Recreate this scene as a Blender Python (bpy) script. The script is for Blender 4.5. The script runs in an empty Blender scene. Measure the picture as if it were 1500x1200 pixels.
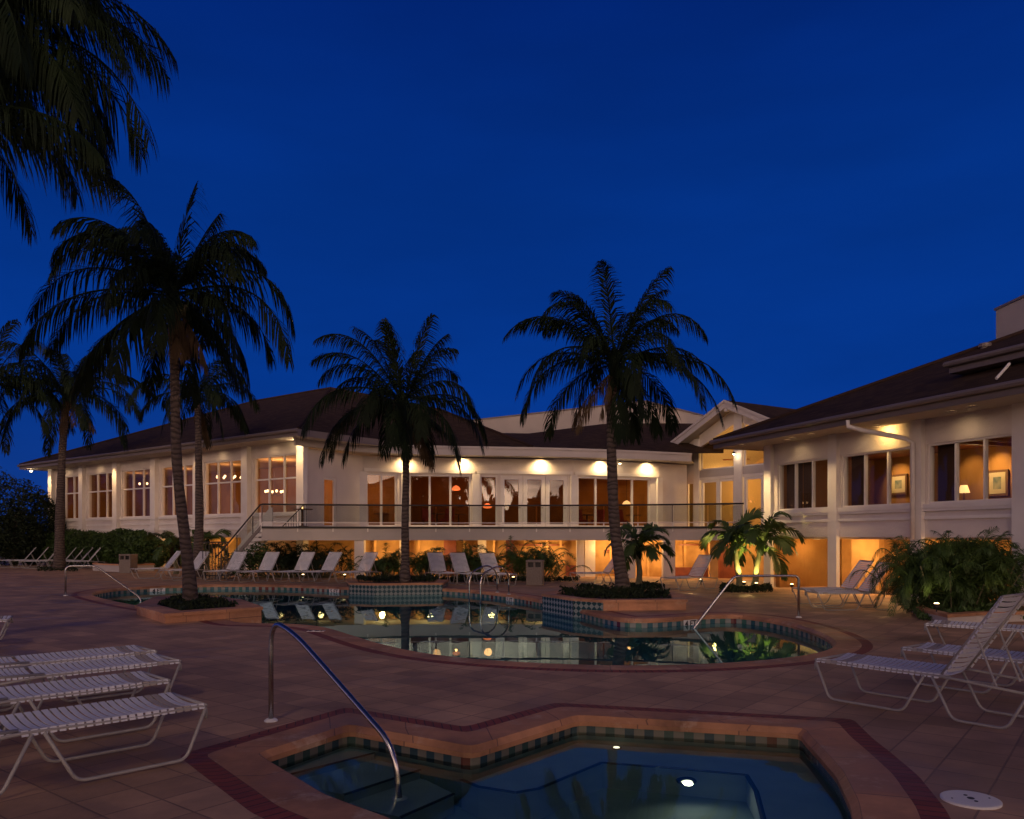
import bpy, math, random
from mathutils import Vector, Matrix
from mathutils.geometry import tessellate_polygon
R = math.radians
random.seed(7)
scene = bpy.context.scene
col = scene.collection

# ------------------------------------------------------------ camera
CH, F, HZ = 1.7, 1167.0, 785.0          # eye height, focal length in px, horizon row (photo 1500x1200)
cam_d = bpy.data.cameras.new('camera'); cam = bpy.data.objects.new('camera', cam_d); col.objects.link(cam)
cam.location = (0, 0, CH); cam.rotation_euler = (R(90), 0, 0)
cam_d.sensor_width = 36; cam_d.lens = F / 1500 * 36; cam_d.shift_y = (HZ - 600) / 1500
cam_d.clip_start = 0.05; cam_d.clip_end = 2000
scene.camera = cam

# ------------------------------------------------------------ world: deep blue dusk, afterglow behind the viewer
world = bpy.data.worlds.new("World"); scene.world = world; world.use_nodes = True
wt = world.node_tree; wt.nodes.clear()
def wn(t): return wt.nodes.new(t)
wo = wn('ShaderNodeOutputWorld'); bg = wn('ShaderNodeBackground'); bg.inputs[1].default_value = 1.0
wt.links.new(bg.outputs[0], wo.inputs[0])
tc = wn('ShaderNodeTexCoord'); sp = wn('ShaderNodeSeparateXYZ'); wt.links.new(tc.outputs['Generated'], sp.inputs[0])
ramp = wn('ShaderNodeValToRGB'); wt.links.new(sp.outputs['Z'], ramp.inputs[0])
cr = ramp.color_ramp
cr.elements[0].position = 0.0; cr.elements[0].color = (0.006, 0.040, 0.240, 1)
cr.elements[1].position = 0.75; cr.elements[1].color = (0.0006, 0.007, 0.045, 1)
e = cr.elements.new(0.56); e.color = (0.0006, 0.018, 0.165, 1)
e = cr.elements.new(0.18); e.color = (0.0014, 0.036, 0.255, 1)
e = cr.elements.new(0.38); e.color = (0.0010, 0.030, 0.222, 1)
def wmath(op, a, b=None, c=None):
    n = wn('ShaderNodeMath'); n.operation = op
    for i, v in enumerate((a, b, c)):
        if v is None: continue
        if hasattr(v, 'links'): wt.links.new(v, n.inputs[i])
        else: n.inputs[i].default_value = v
    return n.outputs[0]
def wmap(v, a, b, c, d):
    n = wn('ShaderNodeMapRange'); n.interpolation_type = 'SMOOTHSTEP'; wt.links.new(v, n.inputs[0])
    for i, x in enumerate((a, b, c, d)): n.inputs[i + 1].default_value = x
    return n.outputs[0]
back0 = wmap(sp.outputs['Y'], 0.25, -0.75, 0.0, 1.0)
back = wmath('MULTIPLY', back0, wmap(sp.outputs['Y'], -0.70, -0.99, 0.75, 1.25))
low = wmap(sp.outputs['Z'], 0.36, 0.0, 0.0, 1.0)
high = wmap(sp.outputs['Z'], 0.98, 0.1, 0.0, 1.0)
mp = wn('ShaderNodeMapping'); mp.inputs['Scale'].default_value = (3.0, 3.0, 14.0); wt.links.new(tc.outputs['Generated'], mp.inputs[0])
cn = wn('ShaderNodeTexNoise'); cn.inputs['Scale'].default_value = 1.2; cn.inputs['Detail'].default_value = 5; wt.links.new(mp.outputs[0], cn.inputs[0])
cl = wmap(cn.outputs[0], 0.40, 0.60, 0.15, 1.6)
glow = wmath('MULTIPLY', wmath('MULTIPLY', back, low), cl)
hi = wmath('MULTIPLY', back, high)
def wscale(colr, f):
    n = wn('ShaderNodeVectorMath'); n.operation = 'SCALE'; n.inputs[0].default_value = colr; wt.links.new(f, n.inputs['Scale']); return n.outputs[0]
def wadd(a, b):
    n = wn('ShaderNodeVectorMath'); n.operation = 'ADD'; wt.links.new(a, n.inputs[0]); wt.links.new(b, n.inputs[1]); return n.outputs[0]
mp2 = wn('ShaderNodeMapping'); mp2.inputs['Scale'].default_value = (1.2, 1.2, 5.0); wt.links.new(tc.outputs['Generated'], mp2.inputs[0])
cn2 = wn('ShaderNodeTexNoise'); cn2.inputs['Scale'].default_value = 2.0; cn2.inputs['Detail'].default_value = 7; wt.links.new(mp2.outputs[0], cn2.inputs[0])
hz = wn('ShaderNodeVectorMath'); hz.operation = 'SCALE'; wt.links.new(ramp.outputs[0], hz.inputs[0]); wt.links.new(wmap(cn2.outputs[0], 0.25, 0.75, 0.90, 1.10), hz.inputs['Scale'])
tot = wadd(wadd(hz.outputs[0], wscale((5.4, 3.5, 2.25), glow)), wscale((0.20, 0.13, 0.07), hi))
wt.links.new(tot, bg.inputs[0])

# soft evening key from behind the viewer, the only sun lamp
sd = bpy.data.lights.new('evening_sun', 'SUN'); sd.energy = 0.30; sd.angle = R(9); sd.color = (1.0, 0.74, 0.56)
so = bpy.data.objects.new('evening_sun', sd); col.objects.link(so)
so.rotation_euler = Vector((0.14, 0.72, -0.68)).to_track_quat('-Z', 'Y').to_euler()

scene.view_settings.view_transform = 'Standard'; scene.view_settings.look = 'None'
scene.view_settings.exposure = 0.0; scene.view_settings.gamma = 1.0
scene.render.engine = 'CYCLES'
scene.cycles.max_bounces = 7; scene.cycles.transparent_max_bounces = 24
scene.cycles.sample_clamp_indirect = 3.0

# ------------------------------------------------------------ geometry helpers
def g(px, py, z=0.0):
    s = (py - HZ) / (CH - z); return Vector(((px - 750) / s, F / s, z))
def at(px, py, Y): return Vector(((px - 750) * Y / F, Y, CH + (HZ - py) * Y / F))
def xy(px, Y): return Vector(((px - 750) * Y / F, Y))
def zat(py, Y): return CH + (HZ - py) * Y / F

class MB:
    def __init__(s): s.v = []; s.f = []; s.uv = []
    def add(s, vs, fs, uvs=None):
        o = len(s.v); s.v += [tuple(p) for p in vs]
        for i, f in enumerate(fs):
            s.f.append(tuple(o + k for k in f)); s.uv.append(uvs[i] if uvs else None)
        return s
    def hexa(s, p):   # 8 points: bottom 0-3, top 4-7
        return s.add(p, [(0, 3, 2, 1), (4, 5, 6, 7), (0, 1, 5, 4), (1, 2, 6, 5), (2, 3, 7, 6), (3, 0, 4, 7)])
    def box(s, x0, x1, y0, y1, z0, z1):
        return s.hexa([(x0, y0, z0), (x1, y0, z0), (x1, y1, z0), (x0, y1, z0), (x0, y0, z1), (x1, y0, z1), (x1, y1, z1), (x0, y1, z1)])
    def prism(s, poly, off):
        n = len(poly); off = Vector(off); a = [Vector(p) for p in poly]; b = [p + off for p in a]
        fs = [tuple(range(n - 1, -1, -1)), tuple(range(n, 2 * n))] + [(i, (i + 1) % n, n + (i + 1) % n, n + i) for i in range(n)]
        return s.add(a + b, fs)
    def tube(s, pts, r, n=8, cap=True, r1=None):
        pts = [Vector(p) for p in pts]; m = len(pts); vs = []; fs = []
        up = None
        for i, p in enumerate(pts):
            t = (pts[min(i + 1, m - 1)] - pts[max(i - 1, 0)]).normalized()
            if up is None:
                ref = Vector((0, 0, 1)) if abs(t.z) < 0.9 else Vector((1, 0, 0))
                up = (ref - t * ref.dot(t)).normalized()
            else:
                up = (up - t * up.dot(t)).normalized()
            sd_ = t.cross(up)
            rr = r[i] if isinstance(r, (list, tuple)) else (r if r1 is None else r + (r1 - r) * i / (m - 1))
            for k in range(n):
                a = 2 * math.pi * k / n; vs.append(p + up * math.cos(a) * rr + sd_ * math.sin(a) * rr)
        for i in range(m - 1):
            for k in range(n): fs.append((i * n + k, i * n + (k + 1) % n, (i + 1) * n + (k + 1) % n, (i + 1) * n + k))
        if cap: fs.append(tuple(range(n - 1, -1, -1))); fs.append(tuple((m - 1) * n + k for k in range(n)))
        return s.add(vs, fs)
    def lathe(s, prof, c=(0, 0, 0), n=16):
        vs = []; fs = []
        for r, z in prof:
            for k in range(n):
                a = 2 * math.pi * k / n; vs.append((c[0] + r * math.cos(a), c[1] + r * math.sin(a), c[2] + z))
        for i in range(len(prof) - 1):
            for k in range(n): fs.append((i * n + k, i * n + (k + 1) % n, (i + 1) * n + (k + 1) % n, (i + 1) * n + k))
        fs.append(tuple(range(n - 1, -1, -1))); fs.append(tuple((len(prof) - 1) * n + k for k in range(n)))
        return s.add(vs, fs)
    def build(s, name, m, parent=None, smooth=False, bevel=0):
        me = bpy.data.meshes.new(name); me.from_pydata(s.v, [], s.f); me.materials.append(M[m] if isinstance(m, str) else m)
        if any(u is not None for u in s.uv):
            ul = me.uv_layers.new(name='UVMap'); i = 0
            for f, u in zip(s.f, s.uv):
                for k in range(len(f)):
                    ul.data[i].uv = u[k] if u else (0, 0); i += 1
        if smooth: me.polygons.foreach_set('use_smooth', [True] * len(me.polygons))
        me.update()
        o = bpy.data.objects.new(name, me); col.objects.link(o)
        if parent: o.parent = parent; o.matrix_parent_inverse = Matrix.Identity(4)
        if bevel:
            b = o.modifiers.new('bevel', 'BEVEL'); b.width = bevel; b.segments = 2; b.limit_method = 'ANGLE'
        return o

def tag(o, label=None, cat=None, group=None, kind=None):
    if label: o['label'] = label
    if cat: o['category'] = cat
    if group: o['group'] = group
    if kind: o['kind'] = kind
    return o
def empty(name, loc=(0, 0, 0), rz=0.0):
    o = bpy.data.objects.new(name, None); col.objects.link(o); o.location = loc; o.rotation_euler = (0, 0, rz); o.empty_display_size = 0.2
    return o
def copy_tree(o, parent=None):
    c = o.copy(); col.objects.link(c)
    if parent: c.parent = parent
    for ch in [k for k in list(o.children)]: copy_tree(ch, c)
    return c
def light(name, kind, loc, power, color, parent=None, radius=0.05, aim=None, cone=100, blend=0.6, size=None):
    d = bpy.data.lights.new(name, kind); d.energy = power; d.color = color
    if kind in ('POINT', 'SPOT'): d.shadow_soft_size = radius
    if kind == 'SPOT': d.spot_size = R(cone); d.spot_blend = blend
    o = bpy.data.objects.new(name, d); col.objects.link(o); o.location = loc
    if aim is not None: o.rotation_euler = Vector(aim).to_track_quat('-Z', 'Y').to_euler()
    if parent: o.parent = parent
    return o
WARM = (1.0, 0.60, 0.26); AMBER = (1.0, 0.56, 0.19); SOFT = (1.0, 0.74, 0.46)

# ------------------------------------------------------------ materials
M = {}
def mat(name, color, rough=0.6, metal=0.0, emit=None, es=0.0, noise=None, bump=0.0, bscale=60, spec=None):
    m = bpy.data.materials.new(name); m.use_nodes = True; nt = m.node_tree; b = nt.nodes['Principled BSDF']
    b.inputs['Base Color'].default_value = (*color, 1); b.inputs['Roughness'].default_value = rough; b.inputs['Metallic'].default_value = metal
    if spec is not None: b.inputs['Specular IOR Level'].default_value = spec
    if emit: b.inputs['Emission Color'].default_value = (*emit, 1); b.inputs['Emission Strength'].default_value = es
    if noise:
        c2, sc = noise
        tcn = nt.nodes.new('ShaderNodeTexCoord'); n = nt.nodes.new('ShaderNodeTexNoise'); n.inputs['Scale'].default_value = sc; n.inputs['Detail'].default_value = 6
        nt.links.new(tcn.outputs['Object'], n.inputs[0])
        rp = nt.nodes.new('ShaderNodeValToRGB'); rp.color_ramp.elements[0].position = .35; rp.color_ramp.elements[1].position = .68
        rp.color_ramp.elements[0].color = (*color, 1); rp.color_ramp.elements[1].color = (*c2, 1)
        nt.links.new(n.outputs[0], rp.inputs[0]); nt.links.new(rp.outputs[0], b.inputs['Base Color'])
    if bump:
        tcn = nt.nodes.new('ShaderNodeTexCoord'); n = nt.nodes.new('ShaderNodeTexNoise'); n.inputs['Scale'].default_value = bscale; n.inputs['Detail'].default_value = 4
        nt.links.new(tcn.outputs['Object'], n.inputs[0]); bp = nt.nodes.new('ShaderNodeBump'); bp.inputs['Strength'].default_value = bump; bp.inputs['Distance'].default_value = 0.02
        nt.links.new(n.outputs[0], bp.inputs['Height']); nt.links.new(bp.outputs[0], b.inputs['Normal'])
    M[name] = m; return m
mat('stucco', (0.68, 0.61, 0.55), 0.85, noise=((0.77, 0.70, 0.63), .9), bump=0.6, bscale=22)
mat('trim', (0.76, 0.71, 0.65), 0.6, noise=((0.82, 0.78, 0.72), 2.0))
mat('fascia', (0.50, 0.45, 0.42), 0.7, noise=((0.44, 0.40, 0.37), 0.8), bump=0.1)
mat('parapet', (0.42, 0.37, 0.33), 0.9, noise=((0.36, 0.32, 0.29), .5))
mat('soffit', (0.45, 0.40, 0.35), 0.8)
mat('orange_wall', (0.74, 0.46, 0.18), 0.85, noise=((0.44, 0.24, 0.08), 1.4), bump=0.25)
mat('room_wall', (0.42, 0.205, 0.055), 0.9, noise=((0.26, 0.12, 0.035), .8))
mat('room_ceiling', (0.50, 0.36, 0.20), 0.9)
mat('room_floor', (0.13, 0.05, 0.035), 0.5)
mat('wood_door', (0.25, 0.07, 0.035), 0.5, noise=((0.18, 0.05, 0.03), 5))
mat('curtain', (0.09, 0.05, 0.035), 0.9)
mat('gutter', (0.16, 0.13, 0.12), 0.5)
mat('dark_metal', (0.025, 0.022, 0.022), 0.45, 0.3)
mat('chrome', (0.50, 0.48, 0.46), 0.26, 1.0)
mat('white_frame', (0.34, 0.32, 0.30), 0.4)
mat('strap_white', (0.74, 0.74, 0.75), 0.45, noise=((0.64, 0.64, 0.66), 3))
mat('strap_tan', (0.42, 0.36, 0.30), 0.55)
mat('plastic_white', (0.72, 0.70, 0.68), 0.4)
mat('marker_black', (0.02, 0.02, 0.02), 0.5)
mat('bin_stone', (0.24, 0.20, 0.17), 0.9, noise=((0.16, 0.13, 0.11), 25), bump=.4)
mat('soil', (0.03, 0.02, 0.015), 0.95, noise=((0.05, 0.035, 0.02), 12), bump=.5)
mat('bulb', (1, 0.8, 0.5), 0.5, emit=(1.0, 0.72, 0.36), es=22)
mat('bulb_small', (1, 0.8, 0.5), 0.5, emit=(1.0, 0.66, 0.30), es=8)
mat('chand', (1, 0.8, 0.5), 0.5, emit=(1.0, 0.62, 0.30), es=4)
mat('candle', (1, 0.6, 0.3), 0.5, emit=(1.0, 0.50, 0.18), es=7)
mat('pool_lamp', (1, 0.9, 0.7), 0.4, emit=(1.0, 0.84, 0.58), es=2.5)
mat('lamp_shade', (1, 0.7, 0.4), 0.8, emit=(1.0, 0.55, 0.20), es=1.6)
mat('palm_leaf', (0.005, 0.010, 0.004), 0.65, noise=((0.012, 0.022, 0.007), 1.2), spec=.12)
mat('palm_leaf_light', (0.035, 0.065, 0.016), 0.5, noise=((0.07, 0.11, 0.024), 1.5), spec=.3)
mat('dead_leaf', (0.10, 0.065, 0.035), 0.8, noise=((0.06, 0.04, 0.02), 3), spec=.1)
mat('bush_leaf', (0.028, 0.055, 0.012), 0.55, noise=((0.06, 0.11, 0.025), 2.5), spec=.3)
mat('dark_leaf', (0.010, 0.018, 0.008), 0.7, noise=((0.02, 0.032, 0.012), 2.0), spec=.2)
mat('bark_green', (0.16, 0.15, 0.08), 0.8, noise=((0.10, 0.09, 0.05), 8))
mat('grass', (0.02, 0.035, 0.012), 0.95, noise=((0.03, 0.05, 0.015), 4), bump=.5)
mat('pic_mat', (0.55, 0.45, 0.28), 0.7); mat('pic_frame', (0.15, 0.07, 0.03), 0.5)
mat('pic_art', (0.10, 0.14, 0.12), 0.7, noise=((0.35, 0.32, 0.2), 4))
mat('spa_shell', (0.34, 0.42, 0.44), 0.6, noise=((0.40, 0.48, 0.50), 3))
mat('spa_floor', (0.20, 0.29, 0.28), 0.6, noise=((0.25, 0.34, 0.33), 3))
mat('spa_line', (0.015, 0.03, 0.04), 0.4)
mat('pool_shell', (0.16, 0.36, 0.38), 0.7, noise=((0.20, 0.42, 0.44), 1))
mat('red_chair', (0.35, 0.05, 0.03), 0.6)

def nodes_of(m):
    nt = m.node_tree; return nt, nt.nodes['Principled BSDF']
def N(nt, t, **kw):
    n = nt.nodes.new(t)
    for k, v in kw.items(): setattr(n, k, v)
    return n
# shingles
m = mat('shingle', (0.075, 0.048, 0.040), 0.9); nt, b = nodes_of(m)
t_ = N(nt, 'ShaderNodeTexCoord'); br = N(nt, 'ShaderNodeTexBrick'); mpn = N(nt, 'ShaderNodeMapping')
nt.links.new(t_.outputs['UV'], mpn.inputs[0]); nt.links.new(mpn.outputs[0], br.inputs[0])
br.inputs['Scale'].default_value = 1; br.inputs['Brick Width'].default_value = .36; br.inputs['Row Height'].default_value = .2; br.inputs['Mortar Size'].default_value = .014
b.inputs['Specular IOR Level'].default_value = .08; br.inputs['Color1'].default_value = (0.064, 0.040, 0.024, 1); br.inputs['Color2'].default_value = (0.034, 0.021, 0.014, 1); br.inputs['Mortar'].default_value = (0.04, .024, .02, 1)
nt.links.new(br.outputs[0], b.inputs['Base Color'])
bp = N(nt, 'ShaderNodeBump'); bp.inputs['Strength'].default_value = .4; bp.inputs['Distance'].default_value = .02; nt.links.new(br.outputs['Fac'], bp.inputs['Height']); bp.invert = True; nt.links.new(bp.outputs[0], b.inputs['Normal'])
# siding on stucco band
m = mat('siding', (0.72, 0.66, 0.60), 0.75); nt, b = nodes_of(m)
t_ = N(nt, 'ShaderNodeTexCoord'); wv = N(nt, 'ShaderNodeTexWave'); wv.bands_direction = 'Z'; wv.wave_profile = 'SAW'; wv.inputs['Scale'].default_value = 1.4
nt.links.new(t_.outputs['Object'], wv.inputs[0]); bp = N(nt, 'ShaderNodeBump'); bp.inputs['Strength'].default_value = .7; bp.inputs['Distance'].default_value = .03
nt.links.new(wv.outputs[1], bp.inputs['Height']); nt.links.new(bp.outputs[0], b.inputs['Normal'])
# deck pavers
def paver(name, c1, c2, mortar, bw, rh, off, ang, coord='Object', rough=.62, stain=0.42, msize=.009):
    m = mat(name, c1, rough); nt, b = nodes_of(m)
    t_ = N(nt, 'ShaderNodeTexCoord'); mpn = N(nt, 'ShaderNodeMapping'); mpn.inputs['Rotation'].default_value = (0, 0, R(ang))
    br = N(nt, 'ShaderNodeTexBrick'); br.offset = off; br.inputs['Scale'].default_value = 1; br.inputs['Brick Width'].default_value = bw; br.inputs['Row Height'].default_value = rh
    br.inputs['Mortar Size'].default_value = msize; br.inputs['Mortar Smooth'].default_value = .3
    br.inputs['Color1'].default_value = (*c1, 1); br.inputs['Color2'].default_value = (*c2, 1); br.inputs['Mortar'].default_value = (*mortar, 1)
    nt.links.new(t_.outputs[coord], mpn.inputs[0]); nt.links.new(mpn.outputs[0], br.inputs[0])
    n1 = N(nt, 'ShaderNodeTexNoise'); n1.inputs['Scale'].default_value = .9; n1.inputs['Detail'].default_value = 8; n1.inputs['Roughness'].default_value = .65; nt.links.new(t_.outputs['Object'], n1.inputs[0])
    mr = N(nt, 'ShaderNodeMapRange'); mr.inputs[1].default_value = .3; mr.inputs[2].default_value = .7; mr.inputs[3].default_value = 1 - stain; mr.inputs[4].default_value = 1 + stain * .6; nt.links.new(n1.outputs[0], mr.inputs[0])
    n3 = N(nt, 'ShaderNodeTexNoise'); n3.inputs['Scale'].default_value = .55; n3.inputs['Detail'].default_value = 4; n3.inputs['Distortion'].default_value = .8; nt.links.new(t_.outputs['Object'], n3.inputs[0])
    wet = N(nt, 'ShaderNodeMapRange'); wet.inputs[1].default_value = .56; wet.inputs[2].default_value = .64; nt.links.new(n3.outputs[0], wet.inputs[0])
    vm = N(nt, 'ShaderNodeVectorMath', operation='SCALE'); nt.links.new(br.outputs[0], vm.inputs[0]); dk = N(nt, 'ShaderNodeMath', operation='MULTIPLY_ADD'); dk.inputs[1].default_value = -.30; dk.inputs[2].default_value = 1.0; nt.links.new(wet.outputs[0], dk.inputs[0])
    dm = N(nt, 'ShaderNodeMath', operation='MULTIPLY'); nt.links.new(dk.outputs[0], dm.inputs[0]); nt.links.new(mr.outputs[0], dm.inputs[1]); nt.links.new(dm.outputs[0], vm.inputs['Scale']); nt.links.new(vm.outputs[0], b.inputs['Base Color'])
    n2 = N(nt, 'ShaderNodeTexNoise'); n2.inputs['Scale'].default_value = 25; n2.inputs['Detail'].default_value = 5; nt.links.new(t_.outputs['Object'], n2.inputs[0])
    mx = N(nt, 'ShaderNodeMath', operation='MULTIPLY_ADD'); mx.inputs[1].default_value = -1.2; nt.links.new(br.outputs['Fac'], mx.inputs[0]); nt.links.new(n2.outputs[0], mx.inputs[2])
    bp = N(nt, 'ShaderNodeBump'); bp.inputs['Strength'].default_value = .45; bp.inputs['Distance'].default_value = .008; nt.links.new(mx.outputs[0], bp.inputs['Height']); nt.links.new(bp.outputs[0], b.inputs['Normal'])
    r2 = N(nt, 'ShaderNodeMapRange'); r2.inputs[3].default_value = rough - .12; r2.inputs[4].default_value = rough + .2; nt.links.new(n1.outputs[0], r2.inputs[0]); 
    if name == 'coping':
        n4 = N(nt, 'ShaderNodeTexNoise'); n4.inputs['Scale'].default_value = 1.7; n4.inputs['Detail'].default_value = 9; n4.inputs['Roughness'].default_value = .7; nt.links.new(t_.outputs['Object'], n4.inputs[0])
        lime = N(nt, 'ShaderNodeMapRange'); lime.inputs[1].default_value = .55; lime.inputs[2].default_value = .66; lime.inputs[4].default_value = .55; nt.links.new(n4.outputs[0], lime.inputs[0])
        mxl = N(nt, 'ShaderNodeMixRGB'); mxl.inputs[2].default_value = (.62, .47, .33, 1); nt.links.new(lime.outputs[0], mxl.inputs[0]); nt.links.new(vm.outputs[0], mxl.inputs[1]); nt.links.new(mxl.outputs[0], b.inputs['Base Color'])
    rs = N(nt, 'ShaderNodeMath', operation='MULTIPLY_ADD'); rs.inputs[1].default_value = -.22; nt.links.new(wet.outputs[0], rs.inputs[0]); nt.links.new(r2.outputs[0], rs.inputs[2]); nt.links.new(rs.outputs[0], b.inputs['Roughness'])
    return m
paver('deck', (0.52, 0.31, 0.18), (0.36, 0.21, 0.125), (0.26, 0.155, 0.10), .38, .38, 0.0, 38)
paver('red_brick', (0.27, 0.055, 0.032), (0.20, 0.042, 0.025), (0.07, 0.022, 0.018), .1, 5.0, 0.0, 0, coord='UV', stain=.3)
paver('coping', (0.52, 0.25, 0.125), (0.46, 0.215, 0.105), (0.22, 0.11, 0.07), .9, 5.0, 0.0, 0, coord='UV', stain=.6, msize=.008)
# tile band: alternating squares
def tilemat(name, cols, size, checker=False):
    m = mat(name, cols[0], .25); nt, b = nodes_of(m)
    t_ = N(nt, 'ShaderNodeTexCoord')
    if checker:
        mpn = N(nt, 'ShaderNodeMapping'); mpn.inputs['Rotation'].default_value = (0, 0, R(45)); ck = N(nt, 'ShaderNodeTexChecker'); ck.inputs['Scale'].default_value = 1 / size
        ck.inputs[1].default_value = (*cols[0], 1); ck.inputs[2].default_value = (*cols[1], 1)
        nt.links.new(t_.outputs['UV'], mpn.inputs[0]); nt.links.new(mpn.outputs[0], ck.inputs[0]); nt.links.new(ck.outputs[0], b.inputs['Base Color']); return m
    br = N(nt, 'ShaderNodeTexBrick'); br.offset = 0.0; br.inputs['Scale'].default_value = 1; br.inputs['Brick Width'].default_value = size * 2; br.inputs['Row Height'].default_value = 3
    sx = N(nt, 'ShaderNodeSeparateXYZ'); nt.links.new(t_.outputs['UV'], sx.inputs[0])
    # per tile index -> colour
    dv = N(nt, 'ShaderNodeMath', operation='DIVIDE'); dv.inputs[1].default_value = size; nt.links.new(sx.outputs[0], dv.inputs[0])
    fl = N(nt, 'ShaderNodeMath', operation='FLOOR'); nt.links.new(dv.outputs[0], fl.inputs[0])
    wn1 = N(nt, 'ShaderNodeTexWhiteNoise', noise_dimensions='1D'); nt.links.new(fl.outputs[0], wn1.inputs['W'])
    md = N(nt, 'ShaderNodeMath', operation='PINGPONG'); md.inputs[1].default_value = 1; nt.links.new(fl.outputs[0], md.inputs[0])
    rp = N(nt, 'ShaderNodeValToRGB'); rp.color_ramp.interpolation = 'CONSTANT'; rp.color_ramp.elements[0].color = (*cols[0], 1); rp.color_ramp.elements[0].position = 0
    rp.color_ramp.elements[1].color = (*cols[1], 1); rp.color_ramp.elements[1].position = .55
    e = rp.color_ramp.elements.new(.82); e.color = (*cols[2], 1); nt.links.new(wn1.outputs[0], rp.inputs[0])
    mx = N(nt, 'ShaderNodeMixRGB'); mx.inputs[1].default_value = (*cols[3], 1); nt.links.new(md.outputs[0], mx.inputs[0]); nt.links.new(rp.outputs[0], mx.inputs[2])
    fr = N(nt, 'ShaderNodeMath', operation='FRACT'); nt.links.new(dv.outputs[0], fr.inputs[0])
    gt = N(nt, 'ShaderNodeMath', operation='GREATER_THAN'); gt.inputs[1].default_value = .06; nt.links.new(fr.outputs[0], gt.inputs[0])
    mg = N(nt, 'ShaderNodeMixRGB'); mg.inputs[1].default_value = (.12, .12, .11, 1); nt.links.new(gt.outputs[0], mg.inputs[0]); nt.links.new(mx.outputs[0], mg.inputs[2])
    nt.links.new(mg.outputs[0], b.inputs['Base Color']); return m
tilemat('pool_tile', [(0.03, 0.10, 0.13), (0.05, 0.14, 0.12), (0.14, 0.035, 0.035), (0.24, 0.25, 0.23)], .12)
tilemat('spa_tile', [(0.02, 0.045, 0.06), (0.03, 0.06, 0.055), (0.08, 0.025, 0.02), (0.125, 0.12, 0.10)], .09)
tilemat('mosaic', [(0.015, 0.055, 0.07), (0.23, 0.27, 0.26)], .10, checker=True)
# palm trunk: rings
m = mat('palm_trunk', (0.13, 0.10, 0.085), .9); nt, b = nodes_of(m)
t_ = N(nt, 'ShaderNodeTexCoord'); wv = N(nt, 'ShaderNodeTexWave'); wv.bands_direction = 'Z'; wv.inputs['Scale'].default_value = 2.6; wv.inputs['Distortion'].default_value = 8.0; wv.inputs['Detail'].default_value = 3
nt.links.new(t_.outputs['Object'], wv.inputs[0]); rp = N(nt, 'ShaderNodeValToRGB'); rp.color_ramp.elements[0].color = (.05, .036, .03, 1); rp.color_ramp.elements[1].color = (.105, .078, .065, 1); rp.color_ramp.elements[0].position = .1; rp.color_ramp.elements[1].position = .5
nt.links.new(wv.outputs[1], rp.inputs[0]); nt.links.new(rp.outputs[0], b.inputs['Base Color']); bp = N(nt, 'ShaderNodeBump'); bp.inputs['Strength'].default_value = .6; bp.inputs['Distance'].default_value = .04; nt.links.new(wv.outputs[1], bp.inputs['Height']); nt.links.new(bp.outputs[0], b.inputs['Normal'])
# glass & water
def glass(name, refl, tint, rough=0.0, gcol=(1, 1, 1), fres=True, wob=0.0):
    m = bpy.data.materials.new(name); m.use_nodes = True; nt = m.node_tree; nt.nodes.clear()
    o = N(nt, 'ShaderNodeOutputMaterial'); mx = N(nt, 'ShaderNodeMixShader'); gl = N(nt, 'ShaderNodeBsdfGlossy'); tr = N(nt, 'ShaderNodeBsdfTransparent')
    gl.inputs['Roughness'].default_value = rough; gl.inputs['Color'].default_value = (*gcol, 1); tr.inputs[0].default_value = (*tint, 1)
    if fres is True:
        lw = N(nt, 'ShaderNodeLayerWeight'); lw.inputs[0].default_value = .5
        pw = N(nt, 'ShaderNodeMath', operation='POWER'); pw.inputs[1].default_value = 5; nt.links.new(lw.outputs['Facing'], pw.inputs[0])
        ad = N(nt, 'ShaderNodeMath', operation='MULTIPLY_ADD'); ad.use_clamp = True; ad.inputs[1].default_value = .6; ad.inputs[2].default_value = refl; nt.links.new(pw.outputs[0], ad.inputs[0])
    else:
        tr = N(nt, 'ShaderNodeBsdfRefraction'); tr.inputs['Color'].default_value = (*tint, 1); tr.inputs['Roughness'].default_value = 0; tr.inputs['IOR'].default_value = fres
        fr = N(nt, 'ShaderNodeFresnel'); fr.inputs[0].default_value = fres
        ad = N(nt, 'ShaderNodeMath', operation='ADD'); ad.use_clamp = True; ad.inputs[1].default_value = refl; nt.links.new(fr.outputs[0], ad.inputs[0])
    nt.links.new(ad.outputs[0], mx.inputs[0]); nt.links.new(tr.outputs[0], mx.inputs[1]); nt.links.new(gl.outputs[0], mx.inputs[2]); nt.links.new(mx.outputs[0], o.inputs[0])
    if wob:
        t_ = N(nt, 'ShaderNodeTexCoord'); n = N(nt, 'ShaderNodeTexNoise'); n.inputs['Scale'].default_value = wob[0]; n.inputs['Detail'].default_value = 2; nt.links.new(t_.outputs['Object'], n.inputs[0])
        bp = N(nt, 'ShaderNodeBump'); bp.inputs['Strength'].default_value = wob[1]; bp.inputs['Distance'].default_value = .02; nt.links.new(n.outputs[0], bp.inputs['Height']); nt.links.new(bp.outputs[0], gl.inputs['Normal'])
    M[name] = m; return m
glass('window_glass', 0.045, (0.85, 0.82, 0.78), wob=(.8, .05))
glass('terrace_glass', 0.06, (0.75, 0.70, 0.62), wob=(.7, .06))
glass('rail_glass', 0.03, (0.80, 0.82, 0.80))
glass('gable_glass', 0.03, (0.95, 0.90, 0.8))
glass('water', 0.04, (0.45, 0.72, 0.78), gcol=(0.62, 0.93, 1.0), fres=1.33, wob=(1.3, .05))
glass('spa_water', 0.0, (0.72, 0.90, 0.90), gcol=(0.80, 0.85, 0.62), fres=1.33, wob=(2.2, .09))

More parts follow.
